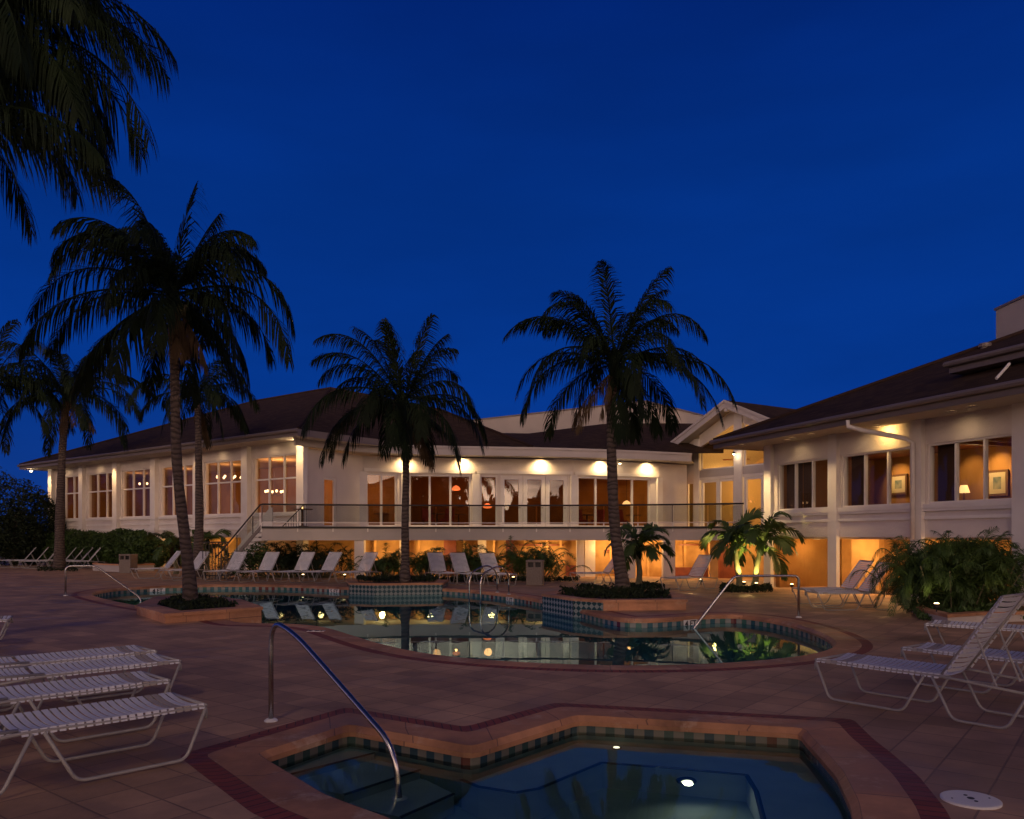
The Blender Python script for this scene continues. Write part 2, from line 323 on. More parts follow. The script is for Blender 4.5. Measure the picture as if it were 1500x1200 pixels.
# ------------------------------------------------------------ pools and deck
def chaikin(p, it=2):
    for _ in range(it):
        q = []
        for i in range(len(p)):
            a, b_ = p[i], p[(i + 1) % len(p)]; q += [a * .75 + b_ * .25, a * .25 + b_ * .75]
        p = q
    return p
def area(p): return sum(p[i].x * p[(i + 1) % len(p)].y - p[(i + 1) % len(p)].x * p[i].y for i in range(len(p))) / 2
def offset_raw(p, d):       # p counter-clockwise, positive d = outwards
    n = len(p); out = []
    for i in range(n):
        a, b_, c = p[i - 1], p[i], p[(i + 1) % n]
        t1 = (b_ - a).normalized(); t2 = (c - b_).normalized(); n1 = Vector((t1.y, -t1.x)); n2 = Vector((t2.y, -t2.x))
        nn = (n1 + n2); k = nn.length
        if k < .3: out.append(b_ + n1 * d); continue
        nn.normalize(); out.append(b_ + nn * (d / max(.55, nn.dot(n1))))
    return out
offset = offset_raw
def ring(mb, inner, outer, zi, zo, mat_v=1.0):
    n = len(inner); u = 0
    for i in range(n):
        j = (i + 1) % n; L = (outer[j] - outer[i]).length * .5 + (inner[j] - inner[i]).length * .5
        mb.add([(*inner[i], zi), (*inner[j], zi), (*outer[j], zo), (*outer[i], zo)], [(0, 3, 2, 1)], [[(u, 0), (u, .5), (u + L, .5), (u + L, 0)]])
        u += L
def wallring(mb, p, z0, z1, flip=False):
    n = len(p); u = 0
    for i in range(n):
        j = (i + 1) % n; L = (p[j] - p[i]).length
        mb.add([(*p[i], z0), (*p[j], z0), (*p[j], z1), (*p[i], z1)], [(0, 1, 2, 3)], [[(u, z0), (u + L, z0), (u + L, z1), (u, z1)]])
        u += L
def fill(mb, p, z):
    idx = tessellate_polygon([[Vector((*q, 0)) for q in p]]); mb.add([(*q, z) for q in p], [tuple(t) for t in idx])

P2 = lambda px, py: g(px, py).xy
pool = [P2(*q) for q in [(128, 870), (160, 863), (200, 860), (260, 857.5), (340, 856), (430, 857), (512, 861), (580, 861), (650, 862), (715, 867), (760, 873), (800, 880),
    (850, 893), (905, 906), (945, 907), (985, 905), (1035, 901), (1080, 900), (1140, 908), (1190, 922), (1218, 935), (1224, 946), (1200, 956), (1150, 964), (1080, 970), (1000, 974), (900, 975),
    (800, 972), (700, 966), (620, 957), (560, 944), (515, 930), (480, 919), (440, 914), (375, 913), (345, 912), (322, 903), (280, 899), (240, 893), (205, 888), (160, 879)]]
pool = chaikin(pool, 2)
if area(pool) < 0: pool.reverse()
spa0 = [Vector(q) for q in [(-1.96, 6.22), (-1.46, 7.14), (-.32, 6.38), (.62, 7.52), (2.55, 7.01), (2.50, 6.75), (2.45, 6.35), (2.36, 5.75), (2.19, 5.11), (2.02, 4.65), (1.7, 4.1), (1.2, 3.75), (.5, 3.7), (0, 4.0), (-.35, 4.4), (-.68, 4.78), (-1.2, 5.24)]]
if area(spa0) < 0: spa0.reverse()
def corner_soft(p, r=.09):
    out = []
    for i in range(len(p)):
        a, b_, c = p[i - 1], p[i], p[(i + 1) % len(p)]
        d1 = (a - b_); d2 = (c - b_); r1 = min(r, d1.length * .3); r2 = min(r, d2.length * .3)
        A = b_ + d1.normalized() * r1; C2 = b_ + d2.normalized() * r2
        out += [A, (A + C2) * .25 + b_ * .5, C2]
    return out
spa = corner_soft(spa0)
WZ, SZ = -0.18, -0.15
def make_pool(name, p, cop, red, wz, tile, water, depth, shell, tile_bottom, base=None):
    if base: offset = lambda q, d: corner_soft(offset_raw(base, d if q is p else cop + d))
    else: offset = offset_raw
    p1 = offset(p, cop); p2 = offset(p1, red)
    rim = offset(p, -.015)
    mb = MB(); ring(mb, rim, offset(p, .03), -.045, .004); ring(mb, offset(p, .03), p1, .004, .004)
    wallring(mb, rim, -.085, -.045); ring(mb, p, rim, -.085, -.085)
    tag(mb.build(name + '_coping', 'coping'), kind='structure')
    mb = MB(); ring(mb, p1, p2, .004, 0); tag(mb.build(name + '_brick_border', 'red_brick'), kind='structure')
    mb = MB(); wallring(mb, p, tile_bottom, -.085); tag(mb.build(name + '_tile_band', tile), kind='structure')
    mb = MB(); wallring(mb, p, depth, tile_bottom); fill(mb, p, depth); tag(mb.build(name + '_basin', shell), kind='structure')
    mb = MB(); fill(mb, p, wz); tag(mb.build(name + '_water', water), kind='structure')
    return p2
pool_out = make_pool('pool', pool, .40, .16, WZ, 'pool_tile', 'water', -1.5, 'pool_shell', -.34)
spa_out = make_pool('spa', spa, .36, .17, SZ, 'spa_tile', 'spa_water', -1.15, 'spa_floor', -.26, base=spa0)
deck_outer = [Vector((-60, -12)), Vector((45, -12)), Vector((45, 62)), Vector((-60, 62))]
polys = [deck_outer, pool_out, spa_out]; flat = [q for p in polys for q in p]
tris = tessellate_polygon([[Vector((*q, 0)) for q in p] for p in polys])
tag(MB().add([(*q, 0) for q in flat], [tuple(t) for t in tris]).build('pool_deck', 'deck'), kind='structure')
big = [Vector((-900, -600)), Vector((900, -600)), Vector((900, 1200)), Vector((-900, 1200))]
polys = [big, deck_outer]; flat = [q for p in polys for q in p]
tris = tessellate_polygon([[Vector((*q, 0)) for q in p] for p in polys])
tag(MB().add([(*q, -.02) for q in flat], [tuple(t) for t in tris]).build('ground', 'grass'), kind='structure')
# spa bench and steps
def gw(px, py, z, wz=-.15):          # where the refracted view ray through a pixel meets depth z under the water
    q = g(px, py, wz); d = (q - Vector((0, 0, CH))).normalized(); h = math.hypot(d.x, d.y); sr = h / 1.33; k = (wz - z) * sr / math.sqrt(1 - sr * sr)
    return Vector((q.x + d.x / h * k, q.y + d.y / h * k, z))
bz, fz = -.50, -1.05
bench_edge = [gw(*q, bz).xy for q in ((676, 1142), (700, 1152), (755, 1161), (790, 1155), (882, 1117), (985, 1125), (1093, 1135), (1108, 1160), (1122, 1215))]
bench_edge.append(Vector((bench_edge[-1].x + .05, 4.25)))
outer_b = [Vector((1.75, 4.17)), Vector((2.02, 4.65)), Vector((2.19, 5.11)), Vector((2.36, 5.75)), Vector((2.5, 6.75)), Vector((2.52, 6.99)), Vector((.62, 7.49)), Vector((-.32, 6.37))]
poly = bench_edge + outer_b
tr = tessellate_polygon([[Vector((*q, 0)) for q in poly]])
ben = MB(); ben.add([(*q, bz) for q in poly], [tuple(t) for t in tr])
for i in range(len(bench_edge) - 1):
    a, b_ = bench_edge[i], bench_edge[i + 1]; ben.add([(*a, bz), (*b_, bz), (*b_, -1.15), (*a, -1.15)], [(0, 1, 2, 3)])
tag(ben.build('spa_bench', 'spa_shell'), kind='structure')
def slab(mb, pts, z0, z1): mb.prism([(*p, z0) for p in pts], (0, 0, z1 - z0))
ln = MB()
for i in range(len(bench_edge) - 1):
    a, b_ = bench_edge[i], bench_edge[i + 1]; ln.tube([(*a, bz), (*b_, bz)], .022, 5)
st = MB()
lastL, lastR = Vector((-1.94, 6.24)), Vector((-1.46, 7.12))
for (a, b_, z) in [((418, 1136), (556, 1101), -.32), ((504, 1164), (618, 1127), -.52), ((587, 1197), (665, 1163), -.74)]:
    A = gw(*a, z).xy; B_ = gw(*b_, z).xy
    slab(st, [lastL, lastR, B_, A], -1.14, z); ln.tube([(*A, z), (*B_, z)], .02, 5); lastL, lastR = A, B_
tag(st.build('spa_steps', 'spa_shell'), kind='structure')
tag(ln.build('spa_edge_tiles', 'spa_line'), kind='structure')
ye = gw(1004, 1127, bz).y; zz = min((abs(gw(1004, 1142, -.5 - k * .01).y - ye), -.5 - k * .01) for k in range(60))[1]
p = gw(1004, 1142, zz) + Vector((0, -.03, 0)); r0 = empty('underwater_lamp', p); tag(r0, 'small bright round lamp with dark rim under the spa water', 'pool light')
for (prof, nm, mm) in (([(.085, -.02), (.085, .02), (.07, .035), (.048, .03), (.048, -.02)], 'rim', 'dark_metal'), ([(.046, -.02), (.046, .03), (.03, .04), (.012, .045)], 'lens', 'pool_lamp')):
    mb = MB().lathe(prof, n=24); mb.v = [(x, -z, y) for (x, y, z) in mb.v]; mb.build(nm, mm, r0)
light('lamp', 'SPOT', (0, -.07, 0), 3.5, (1, .85, .6), r0, .04, (0, -1, -.25), 150, .8)
p = gw(903, 1096, bz); r0 = empty('underwater_lamp', p); tag(r0, 'tiny bright lamp on the bench edge under the spa water', 'pool light')
MB().lathe([(.045, .0), (.045, .02), (.032, .02)], n=16).build('rim', 'dark_metal', r0)
MB().lathe([(.03, .0), (.03, .03), (.02, .04)], n=16).build('lens', 'pool_lamp', r0)

# planters
def planter(label, pts, z, mat_wall, curb=.22, z0=-.5, group=None, tiles=(), tmat='pool_tile'):
    pts = [Vector(p) for p in pts]; first = pts[:]
    if area(pts) < 0: pts.reverse()
    r0 = empty('planter', (0, 0, 0)); tag(r0, label, 'planter', group)
    inn = offset(pts, -curb); lip = offset(pts, .03)
    mb = MB(); wallring(mb, pts, z0, z - .055); mb.build('wall', mat_wall, r0)
    mb = MB(); ring(mb, inn, lip, z, z); wallring(mb, lip, z - .06, z); ring(mb, pts, lip, z - .06, z - .06); wallring(mb, inn, z - .12, z); mb.build('curb', 'coping', r0)
    mb = MB(); fill(mb, inn, z - .05); mb.build('soil', 'soil', r0)
    mb = MB(); u = 0
    for k in tiles:
        a, b_ = first[k], first[(k + 1) % len(first)]; n_ = Vector(((b_ - a).y, -(b_ - a).x)).normalized() * .012
        if n_.y > 0 and k != 2: n_ = -n_
        L = (b_ - a).length; mb.add([(*(a + n_), z0), (*(b_ + n_), z0), (*(b_ + n_), z - .061), (*(a + n_), z - .061)], [(0, 1, 2, 3)], [[(u, z0), (u + L, z0), (u + L, z), (u, z)]]); u += L
    if tiles: mb.build('tile_panel', tmat, r0)
    return inn
gz = lambda px, py, z: g(px, py, z).xy
plA = planter('low curbed planter with brick-coloured rim round the big left palm at the pool', [gz(200, 887, .2), gz(242, 899, .2), gz(383, 889, .2), gz(352, 878, .2), gz(290, 871, .2), gz(228, 874, .2)], .2, 'coping', .42, tiles=(2,))
plB = planter('checkered mosaic planter jutting into the pool under the middle palm', [xy(512, 25.6), xy(548, 25.2), xy(648, 25.6), xy(656, 27.4), xy(508, 27.4)], .19, 'mosaic', .3)
plC = planter('checkered mosaic planter at the right palm beside the pool', [xy(795, 19.9), xy(840, 18.5), xy(884, 18.0), xy(1005, 18.2), xy(1000, 20), xy(960, 21.8), xy(870, 22.2), xy(815, 21.2)], .25, 'coping', .3, tiles=(0, 1), tmat='mosaic')

# ------------------------------------------------------------ foliage
def frond(mb, base, az, el, L, droop, ll=.7, n=44, w=.035, hang=.7, rnd=random, stiff=0.0, fold=.35):
    a = R(az); d = Vector((math.cos(a) * math.cos(R(el)), math.sin(a) * math.cos(R(el)), math.sin(R(el))))
    K = 14; p = Vector(base); pts = [p.copy()]; dirs = [d.copy()]
    for i in range(K):
        d = (d + Vector((0, 0, -droop * (.12 + 2.15 * (i / K) ** 1.3) / K * 2.0))).normalized(); p = p + d * (L / K); pts.append(p.copy()); dirs.append(d.copy())
    mb.tube(pts, .022 * L / 3 + .006, 4, False, r1=.004)
    tw0 = rnd.uniform(-.5, .5); tw1 = rnd.uniform(-.7, .7); torn = rnd.uniform(.25, .8); gapw = rnd.uniform(.0, .05)
    for k in range(n):
        s = .10 + .90 * (k + rnd.random() * .6) / n; s = min(s, .995); x = s * K; i = int(x); f_ = x - i
        q = pts[i].lerp(pts[min(i + 1, K)], f_); T = dirs[i].lerp(dirs[min(i + 1, K)], f_).normalized()
        S = T.cross(Vector((0, 0, 1)))
        if S.length < .05: S = Vector((math.sin(a), -math.cos(a), 0))
        S.normalize(); S = Matrix.Rotation(tw0 + tw1 * s, 3, T) @ S; U = S.cross(T)
        if abs(s - torn) < gapw: continue
        prof = (math.sin(math.pi * min(1, .12 + .80 * s)) ** .55) * (1.0 if s < .85 else 1 - (s - .85) * 2.4)
        for sg in (-1, 1):
            if rnd.random() < .05: continue
            l = ll * prof * rnd.uniform(.72, 1.15)
            d1 = (S * sg * rnd.uniform(.75, 1.1) + T * (.45 + .8 * s + rnd.uniform(-.15, .15) + max(0, T.z - .5) * 2.2) + U * fold * (1 - hang) + Vector((0, 0, -hang * rnd.uniform(.5, 1.5)))).normalized()
            d2 = (d1 + Vector((0, 0, -hang * 1.5 - .05 + stiff))).normalized()
            wv_ = T.cross(d1).cross(d1)
            wv_ = (wv_.normalized() if wv_.length > .01 else S) * w * .5
            d3 = (d2 + Vector((rnd.uniform(-.15, .15), rnd.uniform(-.15, .15), -hang * .9))).normalized()
            m1 = q + d1 * l * .38; m2 = m1 + d2 * l * .34; tip = m2 + d3 * l * .28
            o = len(mb.v); mb.v += [tuple(q - wv_ * .6), tuple(q + wv_ * .6), tuple(m1 + wv_), tuple(m1 - wv_), tuple(m2 + wv_ * .7), tuple(m2 - wv_ * .7), tuple(tip)]
            mb.f += [(o, o + 1, o + 2, o + 3), (o + 3, o + 2, o + 4, o + 5), (o + 5, o + 4, o + 6)]; mb.uv += [None, None, None]

def palm(label, base, top, bend, r0_, r1_, fronds, ll, n, w, hang, group, seed, leafmat='palm_leaf', name='palm_tree', small=False, trunk='palm_trunk', nuts=False, cat='palm tree'):
    rnd = random.Random(seed)
    base = Vector(base); top = Vector(top) - base; root = empty(name, base); tag(root, label, cat, group)
    pts = []; rr = []; K = 22
    for i in range(K + 1):
        t = i / K; q = top * t + Vector(bend) * math.sin(math.pi * t) + Vector((.02 * math.sin(t * 9 + seed), .03 * math.cos(t * 7), 0)) * min(1, 4 * t * (1 - t)); q.z = top.z * t; pts.append(q)
        rr.append((r0_ + (r1_ - r0_) * min(1, t * 1.15) + .55 * r0_ * math.exp(-t * 18)) * (1 + rnd.uniform(-.05, .06)))
    pts[0].z -= .3
    mb = MB().tube(pts, rr, 12); mb.build('trunk', trunk, root, smooth=True)
    mb = MB()
    for fr in fronds:
        az, el, L, dr = fr[:4]
        b0 = top + Vector((math.cos(R(az)) * r1_ * .8, math.sin(R(az)) * r1_ * .8, rnd.uniform(-.15, .15)))
        frond(mb, b0, az + rnd.uniform(-8, 8), el + rnd.uniform(-5, 5), L * rnd.uniform(.93, 1.06) * (1.0 if small else 1.08), dr * (1.0 if small else 1.3), ll * (1 if small else 1.12), int(n * (1.0 if small else 1.35)), w * (1 if small else .66), hang * rnd.uniform(.75, 1.2), rnd)
    mb.build('crown', leafmat, root)
    if not small:
        for k in range(3):
            mb = MB(); az = rnd.random() * 360; frond(mb, top + Vector((0, 0, -.25)), az, rnd.uniform(-62, -35), fronds[0][2] * rnd.uniform(.6, .9), .5, ll * .8, int(n * .7), w * .6, 1.1, rnd); mb.build('dead_frond', 'dead_leaf', root)
    cs = MB().lathe([(r1_ * 1.0, -6 * r1_), (r1_ * 1.4, -2 * r1_), (r1_ * 1.5, .6 * r1_), (r1_ * .6, 2.5 * r1_), (.01, 4 * r1_)], top, 10); cs.build('crownshaft', 'palm_leaf', root, smooth=True)
    if nuts:
        for k in range(5):
            a = rnd.random() * 6.28; MB().lathe([(.02, -.14), (.09, -.08), (.12, 0), (.09, .09), (.02, .14)], top + Vector((math.cos(a) * .35, math.sin(a) * .35, -.35 - .15 * rnd.random())), 8).build('coconut', 'bark_green', root, smooth=True)
    return root
def auto_fronds(n, L, seed, els=(75, -25), dr=(.5, 1.0)):
    rnd = random.Random(seed); out = []
    for i in range(n):
        t = i / (n - 1); el = els[0] + (els[1] - els[0]) * t ** .9
        out.append((i * 137.5 + rnd.uniform(-12, 12), el + rnd.uniform(-6, 6), L * rnd.uniform(.85, 1.1) * (1 if t > .1 else .8), dr[0] + (dr[1] - dr[0]) * rnd.random()))
    return out
GP = 'coconut palms round the pool'
# big left palm
b0 = g(280, 880, .2); Yp = b0.y
L1 = 3.4
fr = [(40, 70, 2.3, .2), (140, 68, 2.2, .4), (240, 66, 2.4, .6), (320, 70, 2.2, .4), (280, 50, 2.6, .9), (60, 62, 2.6, .7), (150, 66, 2.6, .8), (110, 58, 2.6, .9), (185, 60, 2.8, .8), (0, 62, 2.4, .9), (20, 55, 2.6, .9), (5, 34, 3.5, 1.25), (345, 18, 3.6, 1.15), (320, 5, 2.9, 1.1), (15, -5, 2.6, .9), (350, -30, 2.8, .7), (30, -45, 2.4, .5),
      (170, 45, 3.4, .9), (185, 28, 3.7, .85), (175, 12, 3.6, .8), (195, 0, 3.4, .75), (165, -12, 3.0, .7), (200, -28, 2.8, .6), (230, 40, 3.0, 1.0), (260, 20, 3.0, 1.0), (290, -10, 2.8, .9), (250, -40, 2.6, .5),
      (90, 30, 3.0, 1.0), (60, 5, 3.0, 1.0), (120, -5, 3.0, 1.0), (100, -35, 2.6, .6), (215, 60, 2.8, .8), (130, 50, 3.0, .9), (330, 45, 2.8, 1.2)]
palm('tallest left palm with thick trunk in the low pool-side planter', b0, at(252, 428, Yp), (-.1, 0, 0), .128, .10, fr, .85, 60, .05, .8, GP, 1, nuts=True)
# middle palm
Y2 = 25.8; b0 = Vector((*xy(593, Y2), .22))
fr = [(150, 74, 2.7, .2), (330, 72, 2.6, .3), (250, 68, 2.5, .5), (20, 70, 2.6, .35), (80, 66, 2.6, .4), (30, 64, 2.6, .6), (50, 56, 2.6, .7), (165, 70, 2.9, .5), (185, 52, 3.2, .7), (200, 62, 3.3, .75), (180, 50, 3.3, .9), (160, 40, 3.2, .9), (190, 22, 3.6, 1.0), (178, 5, 3.4, 1.05), (215, 0, 3.2, 1.1), (170, -15, 2.9, .9),
      (0, 38, 2.9, 1.2), (350, 20, 3.2, 1.1), (15, 8, 3.1, 1.1), (335, -5, 2.9, 1.1), (5, -22, 2.7, .9), (300, 10, 2.6, 1.3), (260, 0, 2.4, 1.3), (240, 30, 2.6, 1.2), (90, 20, 2.8, 1.1), (60, -10, 2.6, 1.0), (120, -5, 2.8, 1.0), (280, -30, 2.2, .8), (130, 65, 2.8, .6)]
palm('middle palm with slim straight trunk on the first checkered planter', b0, at(591, 588, Y2), (.05, 0, 0), .135, .095, fr, .8, 56, .05, .7, GP, 2)
# right palm
b0 = g(914, 869, .22); Y3 = b0.y
fr = [(130, 70, 2.3, .4), (250, 68, 2.3, .5), (340, 70, 2.3, .35), (210, 62, 2.4, .6), (20, 66, 2.3, .5), (300, 55, 2.4, .9), (170, 52, 2.6, .6), (60, 60, 2.5, .6), (160, 62, 2.5, .8), (30, 58, 2.6, .7), (10, 48, 2.8, .95), (185, 45, 3.0, .75), (170, 28, 2.9, 1.0), (200, 18, 3.0, 1.15), (185, 2, 2.9, 1.1), (160, -12, 2.6, 1.0), (0, 30, 2.8, .9),
      (350, 12, 3.3, .85), (10, 2, 3.2, .85), (335, 5, 3.0, 1.0), (20, -25, 2.4, .9), (355, -50, 2.0, .5), (240, 35, 2.5, 1.2), (270, 10, 2.4, 1.3), (300, 40, 2.5, 1.2), (290, -20, 2.0, .9), (90, 35, 2.5, 1.0), (60, 5, 2.5, 1.1), (120, 5, 2.5, 1.1), (280, -65, 1.9, .3), (40, -60, 1.8, .3), (210, 55, 2.6, .9)]
palm('right palm with curving trunk on the planter by the checkered wall', b0, at(900, 528, Y3), (-.20, 0, 0), .155, .11, fr, .66, 58, .042, .65, GP, 3)
# back-left palms
Y4 = 40.0
palm('far left palm standing among the row of small white loungers', (*xy(87, Y4), 0), at(98, 572, Y4), (-.1, 0, 0), .24, .15, auto_fronds(24, 4.0, 4, dr=(.7, 1.1)), .9, 44, .07, .8, GP, 4)
palm('pale slender palm just behind the big left palm near the stairs', (*xy(289, 33), 0), at(288, 574, 33), (.1, 0, 0), .2, .12, auto_fronds(20, 2.9, 5, dr=(.8, 1.2)), .75, 40, .06, .8, GP, 5)
palm('palm at the left edge with its crown cut by the frame', (*xy(-52, 38), 0), at(-15, 560, 38), (0, 0, 0), .24, .15, auto_fronds(24, 3.9, 6, dr=(.7, 1.1)), .9, 44, .07, .8, GP, 6)
# overhanging palm, top left, trunk outside
Y6 = 12.0
fr = [(358, 50, 3.6, .85), (3, 30, 3.9, .75), (356, 8, 3.7, .8), (350, 55, 3.4, 1.1), (8, 62, 3.3, .9), (2, -5, 3.3, .6), (340, 30, 3.4, .9), (20, 38, 3.6, .8), (0, 25, 3.6, .95), (10, 12, 3.6, .9), (350, 0, 3.5, .75), (345, 38, 3.3, 1.0), (5, 45, 3.2, 1.1), (20, -8, 3.2, .8), (355, -22, 2.6, .6), (30, 20, 3.2, 1.0), (330, 15, 3.2, 1.0), (320, -10, 2.8, .8), (60, 20, 3.2, 1.0), (90, 40, 3, 1), (120, 10, 3, 1), (180, 30, 3, 1),
      (210, 10, 3, 1), (240, 30, 3, 1), (280, 0, 3, 1), (300, 40, 3, 1), (45, -20, 2.8, .6), (15, 60, 2.8, 1.0), (340, 62, 2.8, .9), (75, 70, 2.6, .5), (5, 30, 3.3, .8), (352, 12, 3.0, 1.0)]
palm('near palm whose dark fronds hang in from the top left corner', (*xy(-150, Y6), 0), at(-118, 40, Y6), (0, 0, 0), .26, .15, fr, .95, 70, .035, .85, GP, 7)
YB = 11.0
def single_frond_palm():
    root = palm('second near palm reaching one long frond in below the top left fronds', (*xy(-330, YB), 0), at(-150, 190, YB), (0, 0, 0), .24, .14,
        [(1, 8, 3.0, .48), (4, 2, 2.9, .42), (40, 40, 3, 1), (90, 30, 3, 1), (180, 20, 3, 1), (230, 30, 3, 1), (140, 50, 3, 1), (60, 75, 2.5, .3), (200, 60, 2.5, .5)], .80, 70, .035, .85, GP, 8)
single_frond_palm()

# small broad-leaved palms
GS = 'small garden palms before the terrace'
def small_palm(label, px, Y, h, L, seed, lean=0.0, n=15, lm='palm_leaf_light'):
    b0 = Vector((*xy(px, Y), 0)); rnd = random.Random(seed)
    fr = [(i * 137.5 + rnd.uniform(-15, 15), 68 - 78 * (i / n) + rnd.uniform(-6, 6), L * rnd.uniform(.85, 1.1), rnd.uniform(1.0, 1.5)) for i in range(n)]
    palm(label, b0, b0 + Vector((lean, 0, h)), (0, 0, 0), .11, .07, fr, .46, 34, .05, .30, GS, seed, lm, 'garden_palm', True, 'bark_green', cat='palm')
small_palm('small broad-leaved palm just right of the curving palm trunk', 936, 26.0, 1.35, 1.25, 11)
small_palm('left one of the two uplit palms by the corner column', 1084, 25.2, 1.55, 1.35, 12, -.18, 17)
small_palm('right one of the two uplit palms by the corner column', 1104, 24.6, 1.5, 1.4, 13, .22, 17)
small_palm('pale green palm left of the pale slender trunk', 258, 35.5, 1.2, 1.5, 14, 0, 12)
small_palm('yellow green palm right of the pale slender trunk', 304, 37.0, 1.4, 1.1, 15, 0, 10)

def leafball(mb, c, r, n, size, rnd, shell=.55):
    for _ in range(n):
        while True:
            d = Vector((rnd.uniform(-1, 1), rnd.uniform(-1, 1), rnd.uniform(-1, 1)))
            if .1 < d.length < 1: break
        k = d.length; d = d.normalized() * (shell + (1 - shell) * k); q = Vector(c) + Vector((d.x * r[0], d.y * r[1], d.z * r[2]))
        if q.z < 0.02: q.z = .02 + rnd.random() * .1
        s = size * rnd.uniform(.6, 1.3); t1 = Vector((rnd.uniform(-1, 1), rnd.uniform(-1, 1), rnd.uniform(-.6, 1))).normalized(); t2 = t1.cross(Vector((rnd.uniform(-1, 1), rnd.uniform(-1, 1), rnd.uniform(-1, 1)))).normalized()
        mb.add([q - t1 * s, q - t2 * s * .32, q + t1 * s, q + t2 * s * .32], [(0, 1, 2, 3)])
def shrub(label, c, lobes, n, size, m, seed, name='shrub', cat='shrub', group=None, trunk=False):
    rnd = random.Random(seed); root = empty(name, c); tag(root, label, cat, group); mb = MB()
    for (x, y, z, a, b_, c_) in lobes: leafball(mb, (x, y, z), (a, b_, c_), int(n / len(lobes)), size, rnd)
    mb.build('crown' if trunk else 'foliage', m, root)
    st_ = MB()
    if trunk:
        st_.tube([(0, 0, -.1), (.05, 0, lobes[0][2] * .6), (0, .1, lobes[0][2])], .22, 8, r1=.09)
        for (x, y, z, *_r) in lobes: st_.tube([(0.03, 0, lobes[0][2] * .5), (x * .5, y * .5, z * .8), (x, y, z)], .09, 6, r1=.03)
        st_.build('trunk', 'palm_trunk', root)
    else:
        for k in range(6):
            a = rnd.random() * 6.28; lx, ly, lz = lobes[k % len(lobes)][:3]
            st_.tube([(0, 0, -.05), (lx * .8, ly, .08), (lx + math.cos(a) * .1, ly + math.sin(a) * .1, lz)], .02, 5, r1=.008)
        st_.build('stem', 'bark_green', root)
    return root
def feather(label, px, Y, h, n, seed, w=1.0, lm='bush_leaf', ll=.28, group='feathery palms', nf=22):
    rnd = random.Random(seed); root = empty('areca_palm', (*xy(px, Y), 0)); tag(root, label, 'palm bush', group); mb = MB(); stm = MB()
    for i in range(n):
        az = rnd.random() * 360; ox = Vector((rnd.gauss(0, .26 * w), rnd.gauss(0, .12), 0)); sh = h * rnd.uniform(.1, .38)
        stm.tube([(0, 0, -.05), ox * .8 + Vector((0, 0, .06)), ox * 1.2 + Vector((0, 0, sh))], .018, 5)
        frond(mb, ox * 1.2 + Vector((0, 0, sh)), az, rnd.uniform(35, 80), h * rnd.uniform(.6, .95), rnd.uniform(.9, 1.6), ll, nf, .022, .35, rnd)
    mb.build('foliage', lm, root); stm.build('stem', 'bark_green', root); return root
feather('feathery palm bush left of the middle palm trunk against the orange wall', 566, 31.0, 1.35, 60, 21, 1.4)
feather('feathery palm bush just right of the middle palm trunk', 628, 31.0, 1.35, 60, 22, 1.4)
feather('dark feathery palm bush behind the three right-hand chairs', 690, 31.3, 1.5, 80, 23, 1.8)
feather('feathery palm bush behind the stone bin by the terrace', 780, 30.6, 1.6, 80, 24, 1.8)
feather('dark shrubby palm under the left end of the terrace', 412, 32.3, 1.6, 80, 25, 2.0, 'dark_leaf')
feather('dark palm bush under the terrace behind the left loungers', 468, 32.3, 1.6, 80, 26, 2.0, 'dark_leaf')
# big areca clump right
rb = empty('areca_palm', (*xy(1398, 17.2), 0)); tag(rb, 'large rounded fountain of green fronds in the right planter', 'palm bush', 'feathery palms'); rnd = random.Random(31); mb = MB(); stm = MB()
def needleball(mb, c, r_, n, size):
    for _ in range(n):
        while True:
            d = Vector((rnd.uniform(-1, 1), rnd.uniform(-1, 1), rnd.uniform(-1, 1)))
            if .1 < d.length < 1: break
        k = d.length; dn = d.normalized(); q = Vector(c) + Vector((dn.x * r_[0], dn.y * r_[1], dn.z * r_[2])) * (.5 + .5 * k)
        if q.z < .03: continue
        t1 = (dn * .7 + Vector((rnd.uniform(-.7, .7), rnd.uniform(-.7, .7), rnd.uniform(-.8, .5)))).normalized(); t2 = t1.cross(Vector((rnd.uniform(-1, 1), rnd.uniform(-1, 1), rnd.uniform(-1, 1)))).normalized(); s_ = size * rnd.uniform(.6, 1.4)
        mb.add([q - t1 * s_, q - t2 * s_ * .09, q + t1 * s_, q + t2 * s_ * .09], [(0, 1, 2, 3)])
for c_, r_, n_ in (((0, 0, .85), (1.0, .8, .75), 6000), ((-.65, -.1, .6), (.7, .6, .62), 3200), ((.65, 0, .75), (.7, .7, .72), 3500), ((.2, -.2, 1.15), (.6, .5, .5), 1800)): needleball(mb, c_, r_, n_, .10)
for i in range(260):
    ox = Vector((rnd.gauss(0, .48), rnd.gauss(0, .3), 0)); az = math.degrees(math.atan2(ox.y, ox.x)) + rnd.uniform(-70, 70); sh = rnd.uniform(.5, 1.25)
    if i % 5 == 0: stm.tube([(0, 0, -.05), ox * .8 + Vector((0, 0, .06)), ox * 1.3 + Vector((0, 0, sh))], .015, 5)
    frond(mb, ox * 1.25 + Vector((0, 0, sh)), az, rnd.uniform(0, 80), rnd.uniform(.6, 1.2), rnd.uniform(.8, 1.8), .24, 28, .011, .45, rnd)
mb.build('foliage', 'bush_leaf', rb); stm.build('stem', 'bark_green', rb)
shrub('leafy green bush at the foot of the terrace stairs', (*xy(368, 31.3), 0), [(0, 0, .75, .8, .6, .62), (.3, .1, .95, .5, .5, .5), (-.35, 0, .6, .5, .5, .5)], 1500, .07, 'bush_leaf', 41)
shrub('low dark bush between the third lounger and the stair bush', (*xy(322, 31.8), 0), [(0, 0, .5, .8, .4, .5), (.4, .1, .6, .5, .4, .45)], 900, .05, 'bush_leaf', 42)
